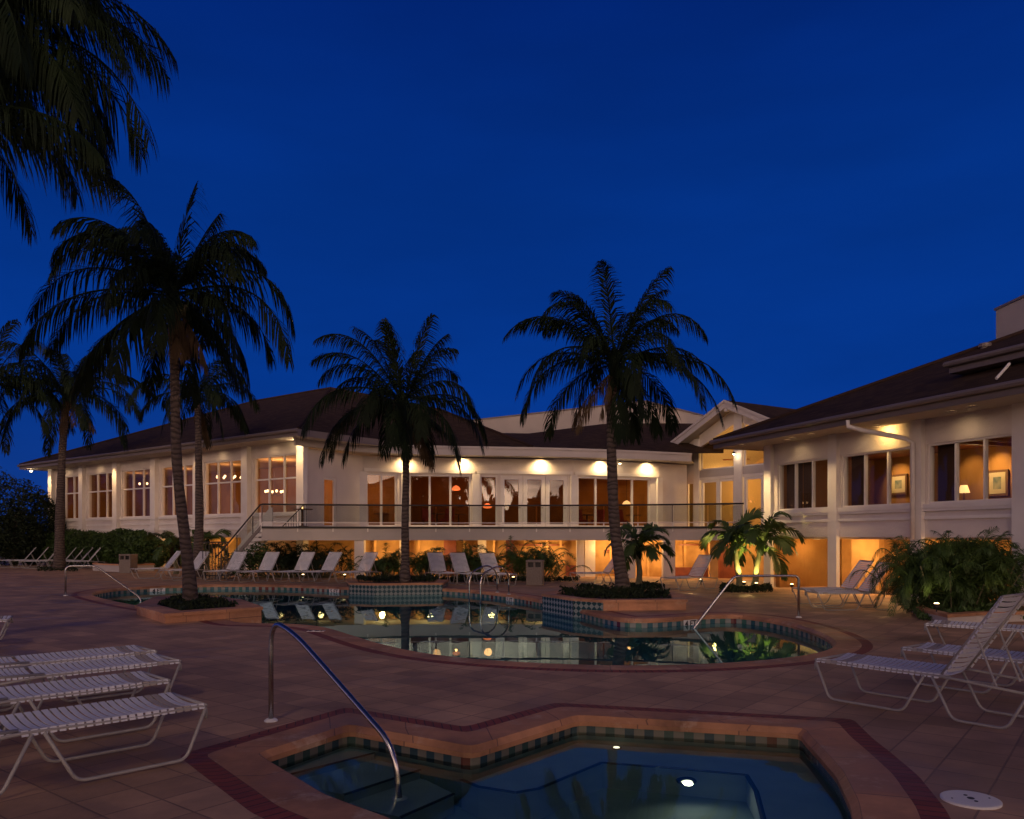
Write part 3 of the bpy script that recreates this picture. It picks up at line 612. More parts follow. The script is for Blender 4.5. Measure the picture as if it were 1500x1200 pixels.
# left hedge: five bushes that read as a clipped mass
hc = xy(150, 42.9)
shrub('long rounded green hedge along the left wing wall', (*hc, 0), [(*(xy(px_, Y_) - hc), z_, 1.15, .75, z_) for px_, Y_, z_ in ((84, 46.4, .95), (108, 45.0, 1.05), (132, 43.9, 1.0), (156, 42.7, .95), (180, 41.6, 1.05), (203, 40.5, 1.0), (214, 39.9, .85))], 26000, .10, 'bush_leaf', 43, 'hedge', 'hedge')
for i, (px, Y, z, r, lb) in enumerate([(22, 46, 2.9, 2.0, 'dark leafy tree filling the left edge by the loungers'), (50, 47, 2.4, 1.5, 'lower dark tree hiding the far end of the left wing'), (-40, 48, 3.6, 2.9, 'tall dark tree at the far left behind the palms')]):
    shrub(lb, (*xy(px, Y), 0), [(0, 0, z, r, r, z * .75), (-r * .6, 0, z * .7, r * .8, r, z * .65), (r * .35, .3, z * .8, r * .7, r, z * .8), (0, -.5, z * .5, r, r * .8, z * .5)], 6500, .13, 'dark_leaf', 60 + i, 'broadleaf_tree', 'tree', 'dark trees on the left', trunk=True)
shrub('added unseen tree beside the viewer that shades the right foreground', (4.3, -1.4, 0), [(-.5, 2.1, 6.7, 2.3, 2.0, 1.3), (.4, .4, 6.9, 2.2, 2.2, 1.5), (1.8, 1.8, 6.5, 2.0, 1.9, 1.2)], 11000, .14, 'dark_leaf', 66, 'broadleaf_tree', 'tree', trunk=True)  # unseen tree added out of frame to keep light off the right foreground
rnd = random.Random(99); mb = MB()
for k in range(60):
    a = R(180 + k * 3.05 - 2); rr_k = 70 + rnd.uniform(-6, 6); leafball(mb, (math.cos(a) * rr_k * 1.1, math.sin(a) * rr_k, rnd.uniform(2.5, 4.5)), (5, 4, rnd.uniform(4.0, 8.5)), 1500, .9, rnd, .3)
tag(mb.build('added_treeline', 'dark_leaf'), 'added dark line of unseen trees behind the viewer, mirrored in the windows', 'trees', kind='stuff')  # unseen treeline added behind the viewer to darken the window reflections
# ground cover in beds
def bed(label, poly, z, h, n, seed, m='dark_leaf', size=.06):
    rnd = random.Random(seed); poly = [Vector(p) for p in poly]; xs = [p.x for p in poly]; ys = [p.y for p in poly]; mb = MB(); k = 0
    def inside(x, y):
        c = False
        for i in range(len(poly)):
            a, b_ = poly[i], poly[i - 1]
            if (a.y > y) != (b_.y > y) and x < (b_.x - a.x) * (y - a.y) / (b_.y - a.y) + a.x: c = not c
        return c
    while k < n:
        x, y = rnd.uniform(min(xs), max(xs)), rnd.uniform(min(ys), max(ys))
        if not inside(x, y): continue
        k += 1; hh = z + h * rnd.random() ** .6 * (.6 + .4 * math.sin(x * 4) * math.cos(y * 3)); s = size * rnd.uniform(.6, 1.4)
        t1 = Vector((rnd.uniform(-1, 1), rnd.uniform(-1, 1), rnd.uniform(.1, 1.2))).normalized(); t2 = t1.cross(Vector((rnd.uniform(-1, 1), rnd.uniform(-1, 1), .2))).normalized(); q = Vector((x, y, hh))
        mb.add([q - t1 * s, q - t2 * s * .35, q + t1 * s, q + t2 * s * .35], [(0, 1, 2, 3)])
    tag(mb.build('ground_cover', m), label, 'ground cover', kind='stuff')
bed('dark ground cover round the foot of the big left palm', plA, .16, .16, 1300, 71)
bed('dark ground cover round the middle palm', plB, .22, .2, 1300, 72)
bed('dark ground cover round the curving right palm', offset(plC, -.05), .21, .24, 2200, 73)
bed('ground cover under the small palm by the orange wall', [xy(905, 27), xy(968, 27), xy(975, 25), xy(900, 25)], 0, .2, 900, 74)
bed('ground cover under the two uplit palms', [xy(1055, 25.7), xy(1130, 25.5), xy(1132, 23.6), xy(1055, 23.8)], 0, .22, 1100, 75)
bed('ground cover in the front of the big right clump', [xy(1335, 17.4), xy(1500, 16.8), xy(1500, 15.8), xy(1345, 15.9)], 0, .3, 1300, 76, 'bush_leaf', .07)
bed('ground cover at the foot of the far left palm', [xy(55, 42), xy(110, 42), xy(115, 38), xy(55, 38)], 0, .15, 500, 77)
bed('low planting along the terrace front', [xy(540, 30.3), xy(850, 31), xy(845, 29.2), xy(545, 28.8)], 0, .22, 2200, 78)

# ------------------------------------------------------------ clubhouse
class Fr:
    def __init__(s, o, u, n): s.o = Vector(o); s.u = Vector(u).normalized(); s.n = Vector(n).normalized()
    def p(s, t, d, z): q = s.o + s.u * t + s.n * d; return Vector((q.x, q.y, z))
    def box(s, mb, t0, t1, d0, d1, z0, z1):
        if d1 < d0: d0, d1 = d1, d0
        mb.hexa([s.p(t0, d1, z0), s.p(t1, d1, z0), s.p(t1, d0, z0), s.p(t0, d0, z0), s.p(t0, d1, z1), s.p(t1, d1, z1), s.p(t1, d0, z1), s.p(t0, d0, z1)])
def wall_open(fr, mb, t0, t1, z0, z1, ops, d0=-.25, d1=0.0):
    ops = sorted(ops); t = t0
    for (a, b_, za, zb) in ops:
        if a > t: fr.box(mb, t, a, d0, d1, z0, z1)
        if za > z0: fr.box(mb, a, b_, d0, d1, z0, za)
        if zb < z1: fr.box(mb, a, b_, d0, d1, zb, z1)
        t = b_
    if t < t1: fr.box(mb, t, t1, d0, d1, z0, z1)
club = empty('clubhouse', (0, 36, 0)); tag(club, 'long cream clubhouse with hipped brown roofs and lit windows behind the pool', 'building')
OFF = Vector((0, -36, 0))
def cb(mb, name, m, parent=None, **k):
    mb.v = [(x, y - 36, z) for (x, y, z) in mb.v]; return mb.build(name, m, parent or club, **k)
def window(fr, a, b_, za, zb, cols, rows=None, glassm='window_glass', fw=.06, d=-.12, sill=True, name='window', cuts=None, curtains=None):
    mb = MB(); fr.box(mb, a, a + fw, d - .05, d + .07, za, zb); fr.box(mb, b_ - fw, b_, d - .05, d + .07, za, zb)
    fr.box(mb, a + fw, b_ - fw, d - .05, d + .07, zb - fw, zb); fr.box(mb, a + fw, b_ - fw, d - .05, d + .07, za, za + fw)
    xs = cuts if cuts else [a + (b_ - a) * i / cols for i in range(1, cols)]
    for x in xs: fr.box(mb, x - fw * .55, x + fw * .55, d - .04, d + .06, za + fw, zb - fw)
    w = cb(mb, name, 'trim')
    if rows:
        mb = MB(); e2 = sorted([a + fw] + [x for x in xs] + [b_ - fw])
        for i in range(len(e2) - 1): fr.box(mb, e2[i] + fw * .6, e2[i + 1] - fw * .6, d - .03, d + .05, rows - .035, rows + .035)
        cb(mb, 'mullion', 'trim', w)
    mb = MB(); jt = [random.uniform(-.012, .012) for _ in range(2)]; mb.add([fr.p(a + .03, d - .02 + jt[0], za + .03), fr.p(b_ - .03, d - .02 - jt[0], za + .03), fr.p(b_ - .03, d - .02 - jt[1], zb - .03), fr.p(a + .03, d - .02 + jt[1], zb - .03)], [(0, 1, 2, 3)]); cb(mb, 'pane', glassm, w)
    if sill: mb = MB(); fr.box(mb, a - .08, b_ + .08, .003, .09, za - .12, za); cb(mb, 'sill', 'trim', w)
    if curtains:
        for (c0, c1) in curtains:
            mb = MB(); nseg = 14; pp = []
            for i in range(nseg + 1):
                pp.append((c0 + (c1 - c0) * i / nseg, -.35 - .05 * (i % 2)))
            for i in range(nseg):
                mb.add([fr.p(pp[i][0], pp[i][1], za - .1), fr.p(pp[i + 1][0], pp[i + 1][1], za - .1), fr.p(pp[i + 1][0], pp[i + 1][1], zb + .05), fr.p(pp[i][0], pp[i][1], zb + .05)], [(0, 1, 2, 3)])
            cb(mb, 'curtain', 'curtain', w)
    return w
def roof_face(mb, pts):
    pts = [Vector(p) for p in pts]; e0 = (pts[1] - pts[0]).normalized(); nrm = (pts[1] - pts[0]).cross(pts[-1] - pts[0]).normalized(); e1 = nrm.cross(e0)
    mb.add(pts, [tuple(range(len(pts)))], [[((p - pts[0]).dot(e0), (p - pts[0]).dot(e1)) for p in pts]])
def hip_roof(fr, t0, t1, d0, d1, z, slope, name='roof', gut=True, fas='gutter'):
    # d0 = front eave (outer), d1 = back eave (inner, smaller)
    h = (d0 - d1) / 2; zr = z + h * slope; A = fr.p(t0, d0, z); B_ = fr.p(t1, d0, z); C_ = fr.p(t1, d1, z); D_ = fr.p(t0, d1, z)
    r1 = fr.p(t0 + h, d0 - h, zr); r2 = fr.p(t1 - h, d0 - h, zr)
    mb = MB(); roof_face(mb, [A, B_, r2, r1]); roof_face(mb, [B_, C_, r2]); roof_face(mb, [C_, D_, r1, r2]); roof_face(mb, [D_, A, r1])
    rf = cb(mb, name, 'shingle')
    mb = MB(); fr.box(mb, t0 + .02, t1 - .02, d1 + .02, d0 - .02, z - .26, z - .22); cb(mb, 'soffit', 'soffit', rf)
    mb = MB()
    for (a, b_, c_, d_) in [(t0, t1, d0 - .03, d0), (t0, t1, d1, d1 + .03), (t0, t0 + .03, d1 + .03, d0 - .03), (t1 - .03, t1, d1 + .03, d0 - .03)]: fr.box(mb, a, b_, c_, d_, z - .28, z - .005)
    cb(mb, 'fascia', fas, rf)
    if gut:
        mb = MB(); mb.tube([fr.p(t0 - .06, d0 + .07, z - .06), fr.p(t1, d0 + .07, z - .06)], .075, 8); cb(mb, 'gutter', 'gutter', rf)
        mb = MB()
        for q in (A, ): mb.tube([q + Vector((0, 0, .03)), r1 + Vector((0, 0, .03))], .06, 6)
        for q in (B_, ): mb.tube([q + Vector((0, 0, .03)), r2 + Vector((0, 0, .03))], .06, 6)
        mb.tube([r1 + Vector((0, 0, .03)), r2 + Vector((0, 0, .03))], .06, 6)
        cb(mb, 'ridge_cap', 'shingle', rf)
    return rf
K = 1.1
ZK = lambda z: CH + (z - CH) * K

# ---- left wing
LW = Fr(Vector((-8.1, 31)) * K, (-.793, .609), (-.609, -.793)); SP = 3.67 * K
eL = ZK(5.55)
mb = MB(); ops = []
for i in range(6): ops.append((i * SP + .38, i * SP + SP - .42, ZK(2.6), ZK(4.95)))
wall_open(LW, mb, .0, 6 * SP + .2, 2.0, eL - .1, ops); cb(mb, 'wall', 'stucco')
mb = MB(); gops = [(i * SP + .45, i * SP + SP - .45, -.2, 1.62) for i in (0, 1, 2)]
wall_open(LW, mb, .0, 6 * SP + .2, -.2, 1.995, gops); cb(mb, 'wall', 'siding')
for i in range(7):
    mb = MB(); LW.box(mb, i * SP - .24, i * SP + .24, .003, .22, -.1, eL - .12); LW.box(mb, i * SP - .29, i * SP + .29, .0035, .27, 1.95, 2.15); cb(mb, 'column', 'trim')
for (a, b_, za, zb) in ops:
    window(LW, a, b_, za, zb, 3, rows=ZK(4.0))
mb = MB()
for i in range(6): LW.box(mb, i * SP + .30, i * SP + SP - .30, .002, .05, ZK(2.6) - .42, ZK(2.6) - .34); LW.box(mb, i * SP + .30, i * SP + SP - .30, .002, .06, 1.97, 2.1)
cb(mb, 'trim_band', 'trim')
# end wall beyond & room
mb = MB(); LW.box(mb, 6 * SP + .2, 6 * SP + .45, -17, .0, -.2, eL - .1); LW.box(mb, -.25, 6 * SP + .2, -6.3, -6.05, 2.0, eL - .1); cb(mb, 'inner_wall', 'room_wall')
mb = MB(); LW.box(mb, -.2, 6 * SP + .15, -6.0, -.26, 1.95, 2.1); cb(mb, 'room_floor', 'room_floor')
mb = MB(); LW.box(mb, -.2, 6 * SP + .15, -6.0, -.26, ZK(5.2), ZK(5.3)); cb(mb, 'room_ceiling', 'room_ceiling')
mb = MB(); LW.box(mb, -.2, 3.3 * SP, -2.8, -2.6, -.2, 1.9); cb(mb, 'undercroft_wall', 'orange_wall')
hip_roof(LW, -1.2 * K, 23.4 * K, 1.2 * K, -1.2 * K - 15.5 * K, eL + .1, .426)
for i in (0, 1, 2): light('undercroft_light', 'POINT', LW.p(i * SP + 1.9, -1.3, 1.4) + OFF, 60, AMBER, club, .1)
for i, pw in ((0.2, 130), (1.1, 110), (2.2, 50), (3.3, 45), (4.6, 30)): light('room_light', 'POINT', LW.p(i * SP + 1.6, -3.2, ZK(4.6)) + OFF, pw, (1, .50, .20), club, .3)

# ---- centre section with curved wall
DC = [(445, 31), (531, 34), (593, 34.8), (697, 35.3), (840, 36.0), (965, 37.7), (1006, 38.7)]
CP = [xy(px, D * K) for px, D in DC]
zf = 2.08; zc = ZK(5.15)
segs = []
for i in range(len(CP) - 1):
    u = (CP[i + 1] - CP[i]).normalized(); n = Vector((u.y, -u.x)); segs.append((Fr(CP[i], u, n), (CP[i + 1] - CP[i]).length))
def tpx(i, px):   # where pixel column px meets segment i
    fr, L = segs[i]; k = (px - 750) / F; return (k * fr.o.y - fr.o.x) / (fr.u.x - k * fr.u.y)
zt = ZK(4.4)
open_c = {0: [(474, 493, zf, ZK(4.05), 1)], 1: [(536, 582, zf + .05, zt, 2)], 2: [(599, 690, zf + .05, zt, 3)], 3: [(703, 729, zf + .05, zt, 1), (733, 832, zf, zt, 3)], 4: [(846, 953, zf + .05, zt, 4)]}
wallc = MB(); topb = MB()
for i, (fr, L) in enumerate(segs):
    ops = []
    for (a, b_, za, zb, nn) in open_c.get(i, []):
        ta, tb = tpx(i, a), tpx(i, b_); ops.append((ta, tb, za, zb))
        if nn == 3 and za == zf:
            mids = [ta + (tb - ta) / 3, ta + 2 * (tb - ta) / 3]
            for q0, q1 in ((ta, mids[0]), (mids[0], mids[1]), (mids[1], tb)):
                dd = window(fr, q0 + .01, q1 - .01, za, zb, 1, glassm='terrace_glass', fw=.20, sill=False, name='glass_door')
                mb = MB(); mb.tube([fr.p(q1 - .12, -.03, za + 1.0), fr.p(q1 - .12, -.0, za + 1.0), fr.p(q1 - .22, 0, za + 1.0)], .012, 6); cb(mb, 'handle', 'dark_metal', dd)
        else:
            window(fr, ta, tb, za, zb, nn, glassm='terrace_glass', fw=.09, sill=False, name='glass_door' if nn == 1 else 'window')
    wall_open(fr, wallc, 0, L, 1.9, zc - .02, ops)
    if i in (1, 2, 3, 4): fr.box(topb, .05, L - .05, .003, .10, zt + .06, zt + .22)
    if i > 0:
        mb = MB(); fr.box(mb, -.18, .18, .002, .12, zf - .1, zt + .04); cb(mb, 'pilaster', 'trim')
cb(wallc, 'wall', 'stucco'); cb(topb, 'trim_band', 'trim')
# interior of centre
mb = MB(); Q = [c + Vector((.15, 5.5)) for c in CP]
for i in range(len(Q) - 1):
    u = (Q[i + 1] - Q[i]).normalized(); f2 = Fr(Q[i], u, Vector((u.y, -u.x))); f2.box(mb, 0, (Q[i + 1] - Q[i]).length, -.2, 0, 1.9, zc)
cb(mb, 'inner_wall', 'room_wall')
fl_poly = [c + Vector((0, .3)) for c in CP] + [q for q in reversed(Q)]
mb = MB(); mb.prism([(*p, zf - .1) for p in fl_poly], (0, 0, .09)); cb(mb, 'room_floor', 'room_floor')
mb = MB(); mb.prism([(*p, zt + .25) for p in fl_poly], (0, 0, .1)); cb(mb, 'room_ceiling', 'room_ceiling')
for px, D, pw in ((560, 40, 18), (640, 41, 5), (715, 41.5, 14), (800, 42.5, 5), (925, 43.5, 18)): light('room_light', 'POINT', Vector((*xy(px, D), 4.0)) + OFF, pw, (1, .36, .12), club, .2)
# curved eave: fascia, soffit
ev = [xy(px, D * K) for px, D in [(433, 30.2), (470, 31.2), (510, 32.2), (550, 32.9), (600, 33.5), (660, 33.9), (720, 34.15), (780, 34.4), (840, 34.8), (900, 35.35), (960, 36.1), (1013, 36.9)]]
zf0, zf1 = ZK(5.14), ZK(5.52)
fas = MB(); sof = MB()
for i in range(len(ev) - 1):
    a, b_ = ev[i], ev[i + 1]; u = (b_ - a).normalized(); n = Vector((u.y, -u.x)); f2 = Fr(a, u, n); L = (b_ - a).length
    f2.box(fas, 0, L, -.12, 0, zf0, zf1); f2.box(fas, 0, L, .001, .05, zf1 - .1, zf1 + .002)
a0 = list(ev) + [xy(1017, 42.8), xy(1000, 42.6), xy(840, 40), xy(690, 39.3), xy(531, 38), xy(470, 36)]
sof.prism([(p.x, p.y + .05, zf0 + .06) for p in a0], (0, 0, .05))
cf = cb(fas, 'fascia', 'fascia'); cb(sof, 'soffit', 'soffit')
# centre roofs
mb = MB()
def A3(px, py, D): return at(px, py, D * K)
evt = [Vector((p.x, p.y, zf1)) for p in ev]
pk = A3(486, 569, 42.6); p2 = A3(642, 600, 41.5); vv = evt[7]
hipk = A3(560, 583, 42.2)
roof_face(mb, [evt[0], evt[1], evt[2], pk]); roof_face(mb, [evt[2], evt[3], hipk, pk]); roof_face(mb, [evt[3], evt[4], evt[5], p2, hipk]); roof_face(mb, [evt[5], evt[6], evt[7], p2])
tops = [A3(700, 634, 42), A3(775, 635, 42.0), A3(884, 621, 43), A3(965, 620, 44.5), A3(1060, 621, 46)]
roof_face(mb, [evt[6], evt[7], tops[1], tops[0]]); roof_face(mb, [evt[7], evt[8], evt[9], tops[2], tops[1]]); roof_face(mb, [evt[9], evt[10], tops[3], tops[2]]); roof_face(mb, [evt[10], evt[11], A3(1060, 664, 37.5), tops[4], tops[3]])
mb.add([vv, p2, A3(700, 640, 50), A3(790, 700, 48)], [(0, 1, 2, 3)])
rc = cb(mb, 'roof', 'shingle')
mb = MB(); mb.tube([p2 + Vector((0, 0, .04)), vv + Vector((0, 0, .04))], .07, 6); mb.tube([pk, hipk, p2], .07, 6); cb(mb, 'ridge_cap', 'shingle', rc)
# parapet block behind
zp = zat(589, 45 * K)
mb = MB(); pa, pb, pc = xy(690, 52.5 * K), xy(945, 45 * K), xy(1045, 51.5 * K); mb.prism([(*pa, 4.0), (*pb, 4.0), (*pc, 4.0), (*xy(880, 58 * K), 4.0)], (0, 0, zp - 4.0)); cb(mb, 'parapet', 'parapet')
mb = MB(); cpn = (pa + pb + pc) / 3
mb.prism([(*(cpn + (q - cpn) * 1.015), zp + .002) for q in (pa, pb, pc, xy(880, 58 * K))], (0, 0, .1)); cb(mb, 'parapet_cap', 'gutter')

# ---- gable section
G = Fr(Vector((8.92, 39)) * K, (.533, -.845), (-.845, -.533))
def gt(px): k = (px - 750) / F; return (k * G.o.y - G.o.x) / (G.u.x - k * G.u.y)
apx = gt(1081); za_ = zat(592, G.p(apx, 0, 0).y)
rake = lambda t: za_ - .45 * abs(t - apx)
tC0, tC1, tP0, tP1 = gt(1017), gt(1024.5), gt(1076.5), gt(1088)
zh0, zh1 = ZK(4.52), ZK(4.87)
mb = MB()
G.box(mb, tC0, tC1, -.3, .05, zf - .1, rake(tC0) - .1); G.box(mb, tP0, tP1, -.3, .08, zf - .1, rake(tP0) - .05); cb(mb, 'post', 'trim')
mb = MB(); G.box(mb, tC1, tP0, -.25, .0, zh0, zh1); G.box(mb, tP1, gt(1150), -.25, .0, zh0, zh1); cb(mb, 'beam', 'fascia')
mb = MB()
def gp(ts, off=.0, th=.2):
    mb.prism([G.p(t, off, z) for t, z in ts], (-G.n.x * th, -G.n.y * th, 0))
gp([(tC1, rake(tC1) - .75), (tP0, rake(tP0) - .85), (tP0, rake(tP0) - .1), (tC1, rake(tC1) - .1)])
gp([(tP1, rake(tP1) - .85), (gt(1150), rake(gt(1150)) - .75), (gt(1150), rake(gt(1150)) - .1), (tP1, rake(tP1) - .1)])
gp([(gt(955), 4.6), (tC0, 4.6), (tC0, rake(tC0) - .1), (gt(955), rake(gt(955)) - .1)])
gp([(gt(998), zf - .1), (gt(1004), zf - .1), (gt(1004), 4.6), (gt(998), 4.6)])
cb(mb, 'gable_wall', 'stucco')
for (a, b_) in ((tC1 + .1, tP0 - .06), (tP1 + .06, gt(1150))):
    mb = MB(); zlo = zh1
    for (x0, x1) in ((a, a + .07), (b_ - .07, b_)): mb.prism([G.p(x0, -.04, zlo), G.p(x1, -.04, zlo), G.p(x1, -.04, rake(x1) - .8), G.p(x0, -.04, rake(x0) - .8)], (-G.n.x * .08, -G.n.y * .08, 0))
    G.box(mb, a + .07, b_ - .07, -.12, -.04, zlo, zlo + .07); w = cb(mb, 'window', 'trim')
    mb = MB(); mb.prism([G.p(a, -.07, zlo), G.p(b_, -.07, zlo), G.p(b_, -.07, rake(b_) - .72), G.p(a, -.07, rake(a) - .72)], (-G.n.x * .01, -G.n.y * .01, 0)); cb(mb, 'pane', 'gable_glass', w)
for (a, b_) in ((gt(1004), gt(1017)), (gt(1026), gt(1051)), (gt(1051), gt(1076)), (gt(1089), gt(1117)), (gt(1117), gt(1145))):
    window(G, a + .01, b_ - .01, zf, ZK(4.38), 1, glassm='gable_glass', fw=.13, sill=False, name='glass_door')
mb = MB(); G.box(mb, tC1 + .02, gt(1150), -.25, -.02, ZK(4.39), zh0 - .003); cb(mb, 'trim_band', 'trim')
# gable room, roof
RB = -7
mb = MB(); G.box(mb, -10, 9, RB - .2, RB, 1.9, 8.5); G.box(mb, -10.2, -10, RB, -.3, 1.9, 8); cb(mb, 'inner_wall', 'room_ceiling')
mb = MB(); G.box(mb, -10, 9, RB, -.3, zf - .12, zf - .01); cb(mb, 'room_floor', 'room_floor')
mb = MB(); e0, e1 = gt(958), apx * 2 - gt(958); fo = .9; bk = -14
for (x0, x1) in ((e0, apx), (apx, e1)):
    roof_face(mb, [G.p(x0, fo, rake(x0) + .12), G.p(x1, fo, rake(x1) + .12), G.p(x1, bk, rake(x1) + .12), G.p(x0, bk, rake(x0) + .12)])
rg = cb(mb, 'roof', 'shingle')
mb = MB()
for (x0, x1) in ((e0, apx), (apx, e1)):
    mb.prism([G.p(x0, fo - .03, rake(x0) - .02), G.p(x1, fo - .03, rake(x1) - .02), G.p(x1, fo - .03, rake(x1) + .04), G.p(x0, fo - .03, rake(x0) + .04)], (G.n.x * (bk - fo), G.n.y * (bk - fo), 0))
cb(mb, 'soffit', 'soffit', rg)
mb = MB()
for (x0, x1) in ((e0, apx), (apx, e1)):
    mb.prism([G.p(x0, fo, rake(x0) - .28), G.p(x1, fo, rake(x1) - .28), G.p(x1, fo, rake(x1) + .10), G.p(x0, fo, rake(x0) + .10)], (G.n.x * .06, G.n.y * .06, 0))
    mb.prism([G.p(x0, fo + .065, rake(x0) + .0), G.p(x1, fo + .065, rake(x1) + .0), G.p(x1, fo + .065, rake(x1) + .13), G.p(x0, fo + .065, rake(x0) + .13)], (G.n.x * .05, G.n.y * .05, 0))
cb(mb, 'rake_board', 'fascia', rg)
mb = MB()
for t in (e0 + 1.3, apx - .02, ): G.box(mb, t - .1, t + .1, -.02, fo - .02, rake(t) - .42, rake(t) - .1)
cb(mb, 'bracket', 'trim')
for (t, d, pw) in ((1.0, -3, 260), (4.2, -3, 260), (-3, -5, 160)): light('room_light', 'POINT', G.p(t, d, 4.6) + OFF, pw, (1, .56, .16), club, .3)

# ---- terrace
TF = [xy(px, D) for px, D in [(383, 31), (455, 31.5), (530, 31.9), (610, 32.2), (690, 32.35), (770, 32.4), (850, 32.2), (925, 31.8), (1000, 31.3), (1060, 30.7), (1135, 29.8)]]
zs0, zs1 = 1.52, 2.06
mb = MB(); mb.prism([(*p, zs0) for p in TF] + [(*xy(1150, 40), zs0), (*xy(1040, 43), zs0), (*xy(900, 40.5), zs0), (*xy(530, 37.8), zs0), (*xy(447, 34.2), zs0), (*xy(383, 34.2), zs0)], (0, 0, zs1 - zs0))
cb(mb, 'terrace', 'fascia')
mb = MB()
for i in range(len(TF) - 1):
    a, b_ = TF[i], TF[i + 1]; u = (b_ - a).normalized(); f2 = Fr(a, u, Vector((u.y, -u.x))); L = (b_ - a).length
    f2.box(mb, 0, L, -.3, .04, zs1 - .07, zs1 + .01)
cb(mb, 'terrace_edge', 'dark_metal')
# terrace supports (columns) and lit undercroft
for px0, px1, D in ((519, 533, 31.95), (909, 931, 31.85), (972, 989, 31.4), (845, 856, 33.0)):
    a, b_ = xy(px0, D), xy(px1, D); mb = MB(); mb.box(a.x, b_.x, a.y, a.y + .4, -.1, zs0); cb(mb, 'column', 'stucco')
mb = MB()
bw = [xy(px, D) for px, D in [(380, 35.0), (530, 34.6), (700, 34.4), (862, 34.0), (975, 33.2), (1060, 32.6), (1180, 32)]]
for i in range(len(bw) - 1):
    a, b_ = bw[i], bw[i + 1]; u = (b_ - a).normalized(); f2 = Fr(a, u, Vector((u.y, -u.x))); f2.box(mb, 0, (b_ - a).length, -.2, 0, -.2, zs0 - .003)
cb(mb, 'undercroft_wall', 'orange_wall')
# pale pier, red low doors, niches
for px0, px1, D, z1, m_ in ((650, 668, 33.9, zs0, 'wood_door'), (700, 712, 33.9, zs0, 'stucco'), (741, 752, 33.9, zs0, 'wood_door'), (585, 596, 34.0, zs0, 'stucco'), (857, 872, 33.2, zs0, 'stucco'), (1040, 1052, 31.4, zs0, 'orange_wall'), (1054, 1078, 31.9, zs0 - .1, 'wood_door'), (829, 846, 33.8, .45, 'wood_door'), (990, 1037, 32.4, .42, 'wood_door')):
    a, b_ = xy(px0, D), xy(px1, D); mb = MB(); mb.box(a.x, b_.x, a.y, a.y + .25, -.1, z1 - .004); cb(mb, 'pier' if m_ != 'wood_door' else 'low_door', m_)
for px0, D in ((548, 34.2), (612, 34.1), (678, 34.05), (722, 33.95), (768, 33.9), (800, 33.85), (820, 33.8), (893, 33.6), (948, 33.2), (1002, 32.9), (1030, 32.7)):
    a = xy(px0, D - .12); mb = MB(); mb.box(a.x, a.x + .09, a.y, a.y + .1, -.1, zs0 - .005); cb(mb, 'panel_batten', 'orange_wall')
for px0, px1, D, z_ in ((760, 826, 33.72, 1.28), (995, 1036, 32.60, 1.30), (885, 905, 33.5, 1.05)):
    a, b_ = xy(px0, D), xy(px1, D); mb = MB(); mb.box(a.x, b_.x, a.y, a.y + .06, z_, z_ + .06); cb(mb, 'panel_rail', 'wood_door')
for px, D, pw in ((410, 33.4, 1.5), (470, 33.4, 2), (560, 33.3, 26), (630, 33.3, 24), (720, 33.2, 12), (800, 33.1, 26), (885, 32.9, 26), (950, 32.5, 30), (1012, 31.9, 22), (1095, 31.2, 34)):
    light('undercroft_light', 'POINT', Vector((*xy(px, D), 1.25)) + OFF, pw * 1.7, AMBER, club, .12)

# ---- right wing
RW = Fr((8.545, 26.45), (.331, -.943), (-.943, -.331)); eR = 4.72; S = 3.0
mb = MB(); ops = [(.42, 2.80, 2.52, 4.05), (3.32, 5.84, 2.52, 4.05), (6.36, 8.76, 2.52, 4.05), (9.3, 11.4, 2.55, 4.0)]
wall_open(RW, mb, 0, 13, 1.72, eR, ops); cb(mb, 'wall', 'stucco')
for k, (a, b_, za, zb) in enumerate(ops):
    w3 = (b_ - a) / 3
    window(RW, a, b_, za, zb, 3, curtains=[(a + .02, a + w3 * (.75 if k else 1.0))] + ([(a + w3 * 1.05, a + w3 * 1.5)] if k == 0 else []), fw=.05)
for t in (0.05, 3.07, 6.12, 9.0):
    mb = MB(); RW.box(mb, t - .18, t + .18, .003, .13, -.1, eR - .02); cb(mb, 'column', 'trim')
mb = MB()
for i, (a, b_, *_z) in enumerate(ops): RW.box(mb, a - .2, b_ + .2, .002, .05, 2.12, 2.2); RW.box(mb, a - .2, b_ + .2, .002, .07, 2.33, 2.4); 
cb(mb, 'trim_band', 'trim')
for a, b_ in ((.30, 2.82), (3.32, 5.87), (6.37, 8.75)):
    pass
mb = MB(); RW.box(mb, 0, 13, -2.8, -.26, 1.60, 1.72); RW.box(mb, 0, 13, -.25, -.0, 1.66, 1.716); cb(mb, 'undercroft_ceiling', 'stucco')
mb = MB(); RW.box(mb, -.0, 13, -3.0, -2.8, -.2, 1.7); RW.box(mb, 0, .2, -2.8, -.3, -.2, 1.59); RW.box(mb, 1.75, 2.9, -2.0, -1.8, -.2, 1.59); cb(mb, 'undercroft_wall', 'orange_wall')
mb = MB(); RW.box(mb, 1.15, 1.7, -2.79, -2.74, -.1, 1.45); RW.box(mb, 4.2, 5.2, -2.79, -2.74, -.1, 1.5); cb(mb, 'low_door', 'wood_door')
for t, pw in ((.9, 24), (2.4, 14), (4.3, 26), (7.3, 22)): light('undercroft_light', 'POINT', RW.p(t, -1.2, 1.3) + OFF, pw * 1.9, AMBER, club, .12)
mb = MB(); RW.box(mb, 0.2, 13, -4.4, -4.2, 1.8, eR); RW.box(mb, 0, .2, -12, -.26, 0, eR); cb(mb, 'inner_wall', 'room_wall')
mb = MB(); RW.box(mb, .2, 13, -4.2, -.26, 1.74, 1.85); cb(mb, 'room_floor', 'room_floor')
mb = MB(); RW.box(mb, .2, 13, -4.2, -.26, 4.32, 4.42)
